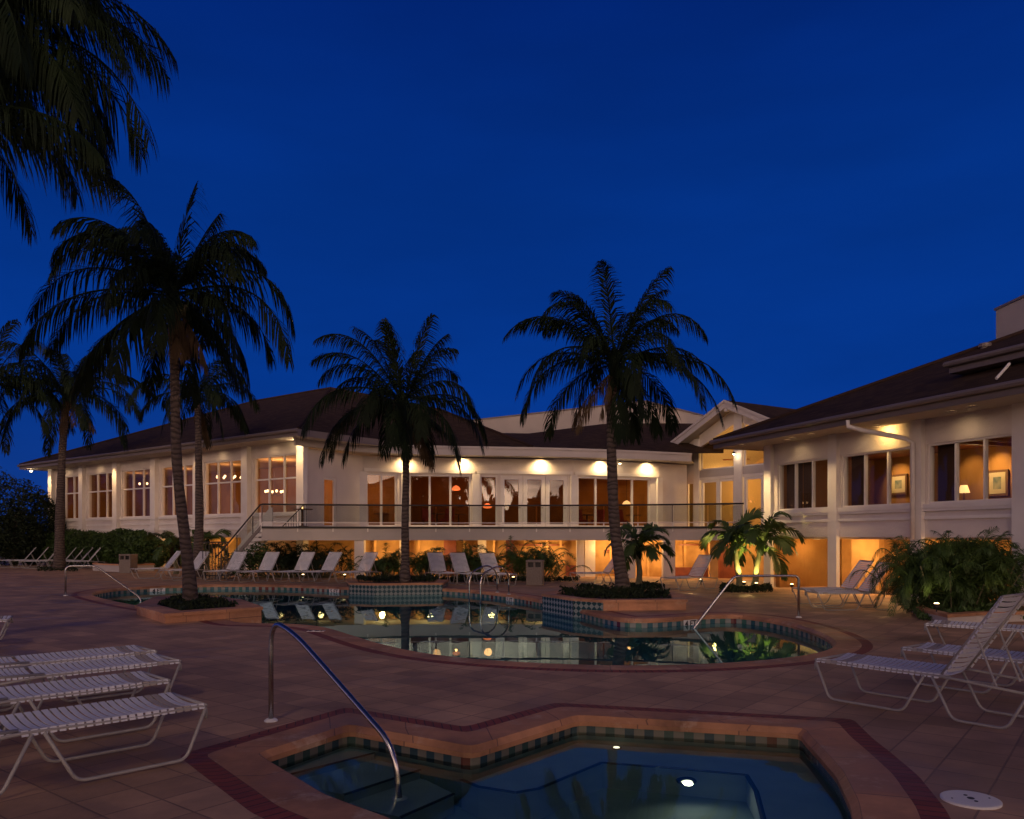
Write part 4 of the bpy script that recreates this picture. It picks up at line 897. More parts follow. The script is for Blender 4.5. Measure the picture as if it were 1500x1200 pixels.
for k in range(9): RW.box(mb, 5.9 + k * .75, 6.05 + k * .75, -4.19, -.3, 4.16, 4.318)
cb(mb, 'room_ceiling', 'wood_door')
for t, pw in ((1.9, 9), (5.0, 12), (8.1, 14)): light('room_light', 'POINT', RW.p(t, -3.2, 3.5) + OFF, pw, (1, .62, .25), club, .15)
rr_ = hip_roof(RW, -1.3, 22, 1.3, -17.7, 4.95, .426)
# downspout
mb = MB(); q = [RW.p(5.05, 1.33, 4.78), RW.p(5.05, 1.33, 4.62), RW.p(5.28, 1.1, 4.5), RW.p(6.05, .40, 4.22), RW.p(6.13, .24, 4.1), RW.p(6.13, .24, 1.6)]
mb.tube(q, .062, 8); cb(mb, 'downspout', 'trim', smooth=True)
mb = MB(); q2 = RW.p(8.6, 1.25, 4.9); mb.tube([RW.p(9.1, .55, 5.52), RW.p(9.12, .75, 5.35), RW.p(9.15, 1.0, 5.15)], .032, 8); cb(mb, 'downspout', 'trim')
# upper roof over the near end and block above it
UR = Fr((10.97, 20.0), (.331, -.943), (-.943, -.331))
hip_roof(UR, 0, 9, 0, -8, 6.05, .16, gut=True)
mb = MB(); UR.box(mb, 1.2, 8, -7, -1.4, 5.0, 5.9); cb(mb, 'wall', 'parapet')
a = at(1459, 470, 30); mb = MB(); mb.box(a.x, a.x + 4, 26, 30, 5.5, zat(455, 30)); cb(mb, 'chimney', 'parapet')
mb = MB(); mb.box(a.x - .05, a.x + 4.05, 25.95, 30.05, zat(455, 30) + .002, zat(455, 30) + .09); cb(mb, 'chimney_cap', 'gutter')
a = at(1443, 512, 23.5); mb = MB().lathe([(.12, -.5), (.12, .06), (.17, .07), (.17, .17), (.05, .2)], a, 12); cb(mb, 'roof_vent', 'gutter')

# ------------------------------------------------------------ terrace railing, stairs, fence
rl = empty('glass_railing', (0, 32, 0)); tag(rl, 'glass panel railing with dark top rail along the terrace edge', 'railing')
def rb_(mb, name, m, parent=None, **k):
    mb.v = [(x, y - 32, z) for (x, y, z) in mb.v]; return mb.build(name, m, parent or rl, **k)
RP = [p + Vector((0, .02)) for p in TF]; zr = 2.93
def along(poly, step):
    out = []; acc = 0; nxt = 0
    for i in range(len(poly) - 1):
        a, b_ = poly[i], poly[i + 1]; L = (b_ - a).length
        while nxt <= acc + L: out.append(a + (b_ - a) * ((nxt - acc) / L)); nxt += step
        acc += L
    return out
ps = along(RP, 1.36)
mb = MB(); mb.tube([(*p, zr) for p in ps], .035, 6); rb_(mb, 'top_rail', 'dark_metal')
mb = MB(); mb.tube([(*p, zs1 + .16) for p in ps], .018, 6); rb_(mb, 'bottom_rail', 'trim')
for i, p in enumerate(ps):
    rb_(MB().box(p.x - .025, p.x + .025, p.y - .03, p.y + .02, zs1 - .2, zs1 + .14), 'bracket', 'trim')
    if i % 3 == 0: rb_(MB().box(p.x - .018, p.x + .018, p.y + .022, p.y + .05, zs1 + .02, zr - .03), 'post', 'gutter')
for i in range(len(ps) - 1):
    a, b_ = ps[i], ps[i + 1]; u = (b_ - a).normalized(); f2 = Fr(a, u, Vector((u.y, -u.x))); L = (b_ - a).length; mb = MB(); f2.box(mb, .03, L - .03, -.006, .006, zs1 + .2, zr - .045); rb_(mb, 'pane', 'rail_glass')
# stair descending to the left
sx0, sy = TF[0].x - .005, TF[0].y
stt = empty('staircase', (sx0, sy, 0)); tag(stt, 'open staircase descending left from the terrace to the deck', 'stairs')
nst = 11; run = .155; rise = 2.04 / nst
mb = MB()
for k in range(nst): mb.box(-(k + 1) * run, -k * run - .002, .12, 1.4, 2.04 - (k + 1) * rise - .06, 2.04 - (k + 1) * rise + .0)
mb.build('tread', 'fascia', stt)
for y in (.02, 1.42):
    mb = MB(); mb.prism([(0, y, 2.0), (-nst * run, y, 0.0), (-nst * run - .15, y, 0.0), (-nst * run - .15, y, .06), (0, y, 2.16)] if y < 1 else [(0, y, 1.7), (-nst * run, y, 0), (-nst * run, y, .9), (-.1, y, 2.85), (0, y, 2.85)], (0, .09, 0)); mb.build('stringer', 'gutter' if y < 1 else 'trim', stt)
mb = MB(); mb.tube([(.02, .06, 2.92), (-.05, .06, 2.92), (-nst * run, .06, .95), (-nst * run - .1, .06, .9)], .032, 6); mb.build('handrail', 'dark_metal', stt)
for k in range(4): mb = MB(); x = -.35 - k * .62; zz = 2.04 + x * rise / run; mb.box(x - .015, x + .015, .04, .08, zz, zz + .86); mb.build('baluster', 'dark_metal', stt)
mb = MB(); mb.prism([(-.1, .055, 2.1), (-nst * run + .1, .055, .2), (-nst * run + .1, .055, .9), (-.1, .055, 2.8)], (0, .01, 0)); mb.build('pane', 'rail_glass', stt)
# picket rail at stair head
pr = empty('picket_railing', (*xy(449, 32.6), zs1)); tag(pr, 'short black picket railing sloping down behind the terrace glass', 'railing')
mb = MB(); mb.tube([(0, 0, .9), (-.12, 0, .9), (-.98, 0, .02)], .02, 6); mb.build('top_rail', 'dark_metal', pr)
for k in range(9):
    x = -k * .105; top_ = .9 if k < 2 else .9 - (k * .105 - .12) * 1.02
    if top_ > .06: MB().box(x - .009, x + .009, -.009, .009, 0, top_).build('picket', 'dark_metal', pr)
pf = empty('picket_fence', (*xy(297, 31.0), 0)); tag(pf, 'black picket fence left of the stairs lit from behind', 'fence')
mb = MB(); mb.tube([(0, 0, 1.45), (1.0, 0, 1.45)], .025, 6); mb.tube([(0, 0, .15), (1.0, 0, .15)], .02, 6); mb.build('rail', 'dark_metal', pf)
for k in range(9): MB().box(k * .122 - .012, k * .122 + .012, -.012, .012, 0, 1.44).build('picket', 'dark_metal', pf)

# ------------------------------------------------------------ lamps
GD = 'recessed soffit lights'
def downlight(label, loc, power, color=WARM, cone=95, aim=(0, 0, -1), r=.075, group=GD, vis=True, blend=.7):
    o = empty('downlight', loc); tag(o, label, 'light', group)
    MB().lathe([(r + .035, -.02), (r + .035, .0), (r, .0), (r, -.02)], n=14).build('trim_ring', 'trim', o)
    MB().lathe([(r * .95, -.012), (r * .95, -.004)], n=14).build('lens', 'bulb_small', o)
    if power: light('lamp', 'SPOT', (0, 0, -.05), power, color, o, .12, aim, cone, 1.0)
    return o
# left wing: one at every column
lp = {0: 30, 1: 3, 2: 5, 3: 3, 4: 42, 5: 6, 6: 50}
wherel = ['the corner column nearest the terrace', 'the second column from the terrace', 'the third column from the terrace', 'the fourth column from the terrace', 'the brightest lit column', 'the column next to the far end one', 'the far end column']
for i in range(7): downlight('round soffit light above %s of the left wing' % wherel[i], LW.p(i * SP, .62, eL - .14), lp[i] * 6, WARM, 70, (LW.n.x * -.28, LW.n.y * -.28, -1))
# centre wall washers
names = ['behind the middle palm trunk', 'right of the middle palm', 'above the double glass doors', 'behind the curving palm trunk', 'nearest the gable']
for (px, i, nm) in ((593, 1, names[0]), (678, 2, names[1]), (792, 3, names[2]), (879, 4, names[3]), (947, 4, names[4])):
    t = tpx(i, px); fr_ = segs[i][0]; downlight('bright wall-washing soffit light %s' % nm, fr_.p(t, .28, zf0 + .055), 260, (1, .66, .30), 150, (-fr_.n.x * .32, -fr_.n.y * .32, -1), group='wall washers over the terrace doors')
# right wing
downlight('round soffit light left of the downspout on the right wing', RW.p(2.1, .75, 4.685), 5, WARM, 80)
downlight('soffit light that washes the wall yellow beside the downspout', RW.p(5.1, .42, 4.685), 70, (1, .58, .18), 130, (-RW.n.x * .9, -RW.n.y * .9, -.35))
downlight('round soffit light over the rightmost window', RW.p(8.3, .75, 4.685), 4, WARM, 80)
downlight('soffit light washing the corner column of the right wing', RW.p(0.0, 1.05, 4.685), 480, (1, .66, .30), 60, (-RW.n.x * .40, -RW.n.y * .40, -1))
downlight('soffit light washing the second column of the right wing', RW.p(3.05, .85, 4.685), 140, (1, .66, .30), 70, (-RW.n.x * .2, -RW.n.y * .2, -1))
downlight('light in the low ceiling under the right wing', RW.p(1.2, -.9, 1.595), 6, AMBER, 140, group='undercroft ceiling lights')
for t in (1.6, 4.4, 7.6): downlight('added fill light in the soffit above the %s right-wing window' % {1.6: 'first', 4.4: 'second', 7.6: 'third'}[t], RW.p(t, .55, 4.685), 11, (1, .68, .36), 140, (-RW.n.x * .5, -RW.n.y * .5, -1))  # extra lamps added to brighten the right wing wall round the windows
for k in (0, 1, 2, 4, 5): downlight('added fill light in the soffit over the window %s of the left wing' % ['nearest the terrace', 'second from the terrace', 'third from the terrace', '', 'second from the far end', 'at the far end'][k], LW.p((k + .5) * SP, .55, eL - .14), 13, (1, .68, .36), 140, (-LW.n.x * .5, -LW.n.y * .5, -1))  # likewise added, lifting the left wing wall between its columns
# bulbs
def flood(label, loc, power, color=SOFT, r=.06, aimv=(0, -.5, -1)):
    o = empty('flood_lamp', loc); tag(o, label, 'lamp', 'small flood lamps on the walls')
    MB().tube([(0, .22, .06), (0, .08, .10), (0, 0, .05)], .015, 6).build('arm', 'dark_metal', o)
    MB().lathe([(.02, .09), (.055, .06), (.085, -.02), (.08, -.02)], n=12).build('lamp_shade', 'dark_metal', o)
    MB().lathe([(.01, -.075), (r * .7, -.055), (r, -.02), (r * .5, .02), (.01, .04)], n=12).build('bulb', 'bulb', o, smooth=True)
    if power: light('lamp', 'POINT', (0, -.06, -.12), power, color, o, .05)
q = LW.p(.0, .42, zat(644, 34)); flood('bright bulb high on the corner column left of the terrace', q, 22, (1, .7, .36), .075)
q = LW.p(6 * SP + .9, .9, eL - .25); flood('bright bulb under the far left tip of the eave', q, 10, SOFT, .085)
q = segs[4][0].p(tpx(4, 903), .35, zat(681, 37.5 * K)); flood('small gooseneck lamp beside the curving palm trunk', q, 3)
q = G.p(tP0 + .2, .3, zat(664, 40)); flood('small lamp on the gable centre post', q, 5)
# garden lights
def spike(label, loc, power, color, aim, cone=90):
    loc = (loc[0], loc[1], loc[2] + .07); o = empty('garden_light', loc); tag(o, label, 'garden light', 'garden uplights')
    MB().tube([(0, 0, -.02), (0, 0, .1)], .012, 6).build('spike', 'dark_metal', o)
    MB().lathe([(.03, .08), (.055, .10), (.06, .17), (.055, .17)], n=12).build('housing', 'dark_metal', o)
    MB().lathe([(.05, .165), (.045, .18), (.01, .19)], n=12).build('lens', 'bulb_small', o)
    light('lamp', 'SPOT', (0, 0, .22), power, color, o, .03, aim, cone, .5)
YEL = (1.0, .78, .22)
spike('uplight at the foot of the left uplit palm', (*xy(1090, 24.85), .02), 260, YEL, (-.06, .12, 1), 95)
spike('uplight at the foot of the right uplit palm', (*xy(1108, 24.25), .02), 200, YEL, (.0, .12, 1), 95)
spike('garden light behind the last left-hand lounger', (*xy(604, 28.3), .0), 10, AMBER, (-.2, .5, .9), 120)
spike('garden light left of the stone bin', (*xy(752, 28.2), .0), 7, YEL, (-.1, .5, .9), 120)
spike('garden light on the deck behind the right loungers', (*xy(1160, 24.0), .0), 5, WARM, (.1, .5, .9), 110)
spike('garden light at the foot of the big green clump', (*xy(1372, 15.75), .12), 12, (1, .72, .3), (-.1, .5, .8), 130)
spike('garden light at the right end of the clump', (*xy(1476, 15.6), .18), 6, (1, .6, .25), (.2, .4, .8), 120)
spike('garden light hidden by the leafy bush under the terrace', (*xy(444, 30.0), .0), 9, WARM, (0, .5, .9), 120)
spike('garden light before the pale pillar under the terrace', (*xy(505, 29.9), .0), 9, WARM, (.1, .5, .9), 120)
spike('garden light behind the lounger near the small palm', (*xy(1027, 26.6), .0), 3, WARM, (0, .5, .9), 120)

# chandeliers, pictures, things indoors
def chandelier(label, loc, r=.42, n=6, s=1.0):
    o = empty('chandelier', loc); tag(o, label, 'chandelier', 'chandeliers in the left wing')
    MB().tube([(0, 0, 1.0), (0, 0, -.1)], .015, 6).build('stem', 'pic_frame', o)
    for k in range(n):
        a = 6.283 * k / n; x, y = math.cos(a) * r, math.sin(a) * r
        MB().tube([(0, 0, -.05), (x * .5, y * .5, -.14), (x, y, 0)], .012, 5).build('arm', 'pic_frame', o)
        MB().lathe([(.02, 0), (.05 * s, .03), (.06 * s, .10), (.03 * s, .13)], (x, y, 0), 8).build('lamp_shade', 'chand', o)
def inL(px, py, d): # a point d behind the left wing glass seen at px
    k = (px - 750) / F; fr = LW; t = (k * (fr.o.y + fr.n.y * d) - (fr.o.x + fr.n.x * d)) / (fr.u.x - k * fr.u.y); q = fr.p(t, d, 0); return (q.x, q.y, zat(py, q.y))
chandelier('wide chandelier in the fifth window from the far left', inL(336, 701, -1.8), .62, 8)
chandelier('chandelier low in the window beside the terrace corner', inL(402, 722, -1.6), .42, 6)
chandelier('chandelier in the third window from the far left', inL(217, 711, -1.8), .45, 5)
def inR(px, py, d):
    k = (px - 750) / F; fr = RW; t = (k * (fr.o.y + fr.n.y * d) - (fr.o.x + fr.n.x * d)) / (fr.u.x - k * fr.u.y); q = fr.p(t, d, 0); return t, zat(py, q.y)
def picture(label, px0, px1, py0, py1, d=-4.17):
    t0, z1 = inR(px0, py0, d); t1, z0 = inR(px1, py1, d); o = empty('framed_picture', RW.p((t0 + t1) / 2, d, (z0 + z1) / 2)); tag(o, label, 'picture', 'framed pictures in the right wing rooms'); c = o.location
    def bb(a0, a1, dd0, dd1, b0, b1, nm, m_, par=None):
        mb = MB(); RW.box(mb, a0, a1, dd0, dd1, b0, b1); mb.v = [(x - c.x, y - c.y, z - c.z) for x, y, z in mb.v]; return mb.build(nm, m_, o)
    bb(t0, t1, d, d + .05, z0, z1, 'frame', 'pic_frame'); e = .07; bb(t0 + e, t1 - e, d + .051, d + .056, z0 + e, z1 - e, 'mount', 'pic_mat'); e = .2; bb(t0 + e, t1 - e, d + .057, d + .061, z0 + e, z1 - e, 'print', 'pic_art')
def picspot(px, py, pw):
    t, z = inR(px, py, -4.17); light('picture_light', 'SPOT', RW.p(t, -3.35, 4.25) + OFF, pw, (1, .66, .28), club, .05, (-RW.n.x * .8, -RW.n.y * .8, -.75), 75, .9)
picspot(1318, 705, 95); picspot(1465, 704, 110); picspot(1211, 708, 70); picspot(1425, 704, 50)
picture('framed print on the lit wall in the second right-wing window', 1306, 1330, 696, 724)
picture('framed print on the lit wall in the third right-wing window', 1448, 1478, 690, 726)
picture('framed print at the side of the first right-wing window', 1205, 1216, 698, 722)
def tlamp(label, px, py, d, shade='lamp_shade', s=1.0):
    t, z = inR(px, py, d); q = RW.p(t, d, 1.85); o = empty('table_lamp', q); tag(o, label, 'lamp', 'lamps in the right wing rooms'); zz = z - 1.85
    MB().lathe([(.14, 0), (.12, .03), (.02, .05), (.02, zz - .1)], n=10).build('stand', 'pic_frame', o)
    MB().lathe([(.16 * s, zz - .12), (.09 * s, zz + .1)], n=14).build('lamp_shade', shade, o)
tlamp('glowing lamp in the first right-wing window', 1209, 697, -2.6)
tlamp('lamp glowing low in the third right-wing window', 1412, 716, -3.2)
def dining(label, q, red=False):
    o = empty('dining_table', q); tag(o, label, 'table', 'dining tables'); MB().lathe([(.25, 0), (.25, .03), (.04, .05), (.04, .70)], n=12).build('pedestal', 'pic_frame', o); MB().lathe([(.42, .70), (.42, .74)], n=20).build('tabletop', 'pic_frame', o)
    return o
q = xy(443, 32.9); dining('small round table with a candle on the terrace corner', (*q, zs1 + .012))
cdl = empty('candle', (q.x, q.y, zs1 + .755)); tag(cdl, 'lit candle in a glass on the terrace corner table', 'candle')
MB().lathe([(.05, 0), (.06, .1), (.055, .1), (.045, .02)], n=12).build('holder', 'rail_glass', cdl); MB().lathe([(.025, .01), (.03, .07), (.01, .1)], n=8).build('flame', 'candle', cdl); light('lamp', 'POINT', (0, 0, .16), 1.2, AMBER, cdl, .03)
for i, (px, lb) in enumerate([(1262, 'table behind the second right-wing window'), (1300, 'round table under the picture in the second right-wing window'), (1385, 'table at the left of the third right-wing window'), (1455, 'table under the picture in the third right-wing window')]):
    t, z = inR(px, 740, -2.0 - .3 * i); dining(lb, RW.p(t, -2.0 - .3 * i, 1.852))

def pendant(label, px, py, D, m_, pw):
    q = at(px, py, D); o = empty('pendant_lamp', q); tag(o, label, 'lamp', 'pendant lamps behind the terrace glass')
    MB().tube([(0, 0, .15), (0, 0, max(.3, zt + .25 - q.z))], .01, 5).build('cord', 'dark_metal', o)
    MB().lathe([(.20, -.08), (.24, -.02), (.16, .10), (.04, .17)], n=14).build('lamp_shade', m_, o)
    light('lamp', 'POINT', (0, 0, -.2), pw, (1, .42, .14), o, .08)
mat('red_shade', (1, .3, .1), .7, emit=(1.0, .20, .06), es=1.5)
pendant('glowing orange pendant lamp in the window right of the curving palm trunk', 918, 738, 43.0, 'lamp_shade', 14)
pendant('dim red pendant lamp behind the single pane left of the double doors', 714, 742, 41.5, 'red_shade', 8)
pendant('dim red pendant lamp behind the window right of the middle palm', 668, 716, 42.5, 'red_shade', 5)
for px, D, lb in ((560, 39.8, 'dining table behind the glass left of the middle palm trunk'), (640, 40.2, 'dining table behind the glass right of the middle palm trunk'), (672, 41.4, 'dining table deeper in the room right of the middle palm'), (860, 42.2, 'dining table behind the glass left of the curving palm trunk'), (928, 42.8, 'dining table under the orange pendant lamp')):
    dining(lb, (*xy(px, D), zf + .003))
def armchair(label, px, D, rz):
    o = empty('armchair', (*xy(px, D), zf + .003), rz); tag(o, label, 'chair', 'red chairs behind the terrace glass')
    MB().box(-.28, .28, -.26, .26, .34, .46).build('seat', 'red_chair', o, bevel=.03); mb = MB(); mb.hexa([(-.28, .20, .462), (.28, .20, .462), (.28, .28, .462), (-.28, .28, .462), (-.26, .30, 1.0), (.26, .30, 1.0), (.26, .37, 1.0), (-.26, .37, 1.0)]); mb.build('backrest', 'red_chair', o, bevel=.02)
    for x in (-.24, .24):
        for y in (-.22, .22): MB().tube([(x, y, 0), (x * .95, y * .95, .34)], .02, 6).build('leg', 'pic_frame', o)
for px, D, rz, lb in ((850, 41.6, .4, 'red chair behind the left pane beside the curving palm trunk'), (876, 41.9, -.5, 'red chair right behind the curving palm trunk'), (909, 42.2, 2.6, 'red chair at the table under the orange pendant lamp'), (628, 39.6, .3, 'red chair behind the glass just right of the middle palm trunk'), (655, 40.0, -.4, 'red chair at the right-hand table behind the middle palm')): armchair(lb, px, D, rz)
q = G.p(1.6, -1.6, 5.75); o = empty('ceiling_fan', q); tag(o, 'ceiling fan in the tall lit gable window', 'fan')
MB().tube([(0, 0, .12), (0, 0, 1.6)], .02, 6).build('rod', 'pic_frame', o); MB().lathe([(.05, -.1), (.12, -.06), (.13, .06), (.05, .12)], n=14).build('hub', 'pic_frame', o)
for k in range(5):
    a = k * 1.257 + .3; c_, s_ = math.cos(a), math.sin(a); pts = [(.14, -.05), (.75, -.08), (.78, .08), (.14, .05)]
    MB().prism([(x * c_ - y * s_, x * s_ + y * c_, .01 + y * .3) for x, y in pts], (0, 0, .012)).build('blade', 'wood_door', o)

# ------------------------------------------------------------ bins
def bin_(label, px, Y, w=.56, h=.86):
    o = empty('litter_bin', (*xy(px, Y), 0), R(-8)); tag(o, label, 'bin', 'stone litter bins')
    MB().box(-w / 2, w / 2, -w / 2, w / 2, 0, h - .24).build('body', 'bin_stone', o, bevel=.015)
    mb = MB()
    for x in (-w / 2, -.03, w / 2 - .06): mb.box(x, x + .06, -w / 2, -w / 2 + .06, h - .24, h - .07)
    mb.box(-w / 2, -w / 2 + .06, -w / 2 + .07, w / 2, h - .24, h - .07); mb.box(w / 2 - .06, w / 2, -w / 2 + .07, w / 2, h - .24, h - .07); mb.build('post', 'bin_stone', o)
    MB().box(-w / 2 + .065, w / 2 - .065, -w / 2 + .1, w / 2 - .02, h - .239, h - .071).build('opening', 'dark_metal', o)
    MB().box(-w / 2 - .015, w / 2 + .015, -w / 2 - .015, w / 2 + .015, h - .07, h).build('lid', 'bin_stone', o, bevel=.012)
bin_('square stone litter bin right of the three loungers', 784, 27.6)
bin_('square stone litter bin by the left hedge', 188, 36.5)
def curb(label, poly, h, group='low planter curbs'):
    pts = [Vector(p) for p in poly]; 
    if area(pts) < 0: pts.reverse()
    o = empty('planter_curb', (*pts[0], 0)); tag(o, label, 'planter', group); c = pts[0]; lp_ = [p - c for p in pts]; inn = offset(lp_, -.2)
    mb = MB(); wallring(mb, lp_, -.05, h - .06); mb.build('wall', 'fascia', o); lip = offset(lp_, .025); mb = MB(); ring(mb, inn, lip, h, h); wallring(mb, lip, h - .06, h); ring(mb, lp_, lip, h - .06, h - .06); wallring(mb, inn, h - .2, h); mb.build('curb', 'coping', o)
    mb = MB(); fill(mb, inn, h - .07); mb.build('soil', 'soil', o)
curb('low curb of the planting bed below the left hedge', [xy(136, 39.0), xy(177, 37.2), xy(226, 38.4), xy(218, 39.6), xy(142, 43)], .36)
curb('curved pale curb in front of the big right clump', [xy(1388, 15.2), xy(1430, 15.6), xy(1520, 15.9), xy(1600, 17), xy(1500, 18.6), xy(1330, 18.6), xy(1345, 16.6)], .2)


# ------------------------------------------------------------ skimmer lid, depth markers
o = empty('skimmer_lid', g(1422, 1173)); tag(o, 'round white plastic cover set in the deck near the spa corner', 'cover')
MB().lathe([(.175, 0), (.175, .012), (.165, .016)], n=36).build('disc', 'plastic_white', o)
mb = MB()
for dx, dy, r in ((0, 0, .022), (0, .06, .012), (0, -.06, .012), (-.12, 0, .006), (.12, 0, .006)): mb.lathe([(r, .016), (r, .0185)], (dx, dy, 0), 12)
mb.build('hole', 'marker_black', o)
def marker(label, px, py, text, w=.30, h=.15, ground=False):
    # tile plate on the waterline tiles facing the viewer, on the pool wall nearest that point
    if ground: c = g(px, py); 
    else:
        best = None
        for i in range(len(pool)):
            a, b_ = pool[i], pool[(i + 1) % len(pool)]; mpt = (a + b_) / 2; ppx = 750 + F * mpt.x / mpt.y
            if abs(ppx - px) < 14 and mpt.y > 12 and (best is None or mpt.y > best[0].y): best = (mpt, (b_ - a).normalized())
        if best is None: return
        mpt, u = best; nin = Vector((-u.y, u.x)); c = Vector((mpt.x + nin.x * .02, mpt.y + nin.y * .02, -.155))
    o = empty('depth_marker', c, 0 if ground else math.atan2(-nin.x, nin.y) + math.pi); tag(o, label, 'depth marker', 'pool depth markers')
    if ground: MB().box(-w / 2, w / 2, -h / 2, h / 2, .004, .01).build('plate', 'plastic_white', o); 
    else: MB().box(-w / 2, w / 2, -.006, .006, -h / 2, h / 2).build('plate', 'plastic_white', o)
    cu = bpy.data.curves.new('t', 'FONT'); cu.body = text; cu.size = h * 1.05; cu.align_x = 'CENTER'; cu.align_y = 'CENTER'; cu.extrude = .001; cu.offset = .004
    tmp = bpy.data.objects.new('t', cu); col.objects.link(tmp); dg = bpy.context.evaluated_depsgraph_get(); me = bpy.data.meshes.new_from_object(tmp.evaluated_get(dg)); bpy.data.objects.remove(tmp)
    me.materials.clear(); me.materials.append(M['marker_black']); to = bpy.data.objects.new('lettering', me); col.objects.link(to); to.parent = o
    if ground: to.location = (0, 0, .0115)
    else: to.location = (0, -.008, 0); to.rotation_euler = (R(90), 0, 0)
marker('white tile reading 4 FT under the right pool handrail', 997, 911, '4 FT', .40, .17)
marker('white tile reading 5 FT left of the first checkered wall', 484, 865, '5 FT', .42, .17)
marker('white depth tile right of the pool ladder', 757, 884, '5 FT', .42, .17)
marker('white depth tile on the far left pool edge', 223, 862, '4 FT', .5, .17)
marker('white depth plate set flat in the near pool rim', 463, 925, '5 FT', .30, .15, True)

# ------------------------------------------------------------ handrails
def smoothpath(pts, r=.12, n=6):
    pts = [Vector(p) for p in pts]; out = [pts[0]]
    for i in range(1, len(pts) - 1):
        a, b_, c = pts[i - 1], pts[i], pts[i + 1]; d1 = a - b_; d2 = c - b_; r1 = min(r, d1.length * .45); r2 = min(r, d2.length * .45); A = b_ + d1.normalized() * r1; C_ = b_ + d2.normalized() * r2
        for k in range(n + 1): t = k / n; out.append(A * (1 - t) ** 2 + b_ * 2 * t * (1 - t) + C_ * t * t)
    out.append(pts[-1]); return out
def handrail(label, pts, bases, r=.021, rad=.16, cat='handrail'):
    c = Vector(bases[0]); o = empty('pool_handrail', c); tag(o, label, cat, 'steel pool handrails')
    MB().tube([p - c for p in smoothpath(pts, rad, 10)], r, 14).build('rail', 'chrome', o, smooth=True)
    for b_ in bases: MB().lathe([(.062, .003), (.062, .012), (.045, .026), (.03, .03)], Vector(b_) - c, 20).build('flange', 'plastic_white', o)
A = g(397, 1057); B_ = gw(585, 1170, -.50); Bx = Vector((B_.x - .02, B_.y + .0, .10)); dirA = (Vector((Bx.x, Bx.y, 0)) - Vector((A.x, A.y, 0))).normalized()
handrail('curved steel handrail rising in the foreground and entering the spa', [A, Vector((A.x, A.y, .93)), A + dirA * .42 + Vector((0, 0, .84)), Bx, B_], [A, B_], .023, .26)
A = g(1170, 905); H2 = .87
handrail('steel handrail with a flat top reaching into the right end of the pool', [A, Vector((A.x, A.y, H2)), Vector((A.x - 1.36, A.y - .1, H2)), Vector((A.x - 2.32, A.y - .35, -.26)), Vector((A.x - 2.34, A.y - .35, -.8))], [A], .026, .12)
A = g(96, 873)
handrail('steel handrail at the far left end of the pool', [A, Vector((A.x, A.y, .84)), Vector((A.x + .75, A.y + .2, .84)), Vector((A.x + 1.95, A.y + .4, -.1)), Vector((A.x + 1.95, A.y + .4, -.7))], [A], .026, .16)
# ladder
b1, b2 = g(728.5, 868), g(745.5, 871); lo = empty('pool_ladder', b1); tag(lo, 'steel pool ladder with two hooped rails at the far pool edge', 'ladder')
vec = Vector((-.78, -1.05, 0)); rails = []
for b_ in (b1, b2):
    pts = [b_ - b1, b_ - b1 + Vector((0, 0, .62)), b_ - b1 + vec * .38 + Vector((0, 0, .86)), b_ - b1 + vec + Vector((0, 0, .62)), b_ - b1 + vec + Vector((0, 0, -1.2))]
    MB().tube(smoothpath(pts, .3, 8), .024, 10).build('rail', 'chrome', lo, smooth=True); MB().lathe([(.06, .003), (.06, .014), (.03, .02)], b_ - b1, 14).build('flange', 'plastic_white', lo)
for z in (-.35, -.65, -.95):
    a = vec + Vector((0, 0, z)); e = a + (b2 - b1); MB().tube([a, e], .035, 8).build('step', 'chrome', lo)

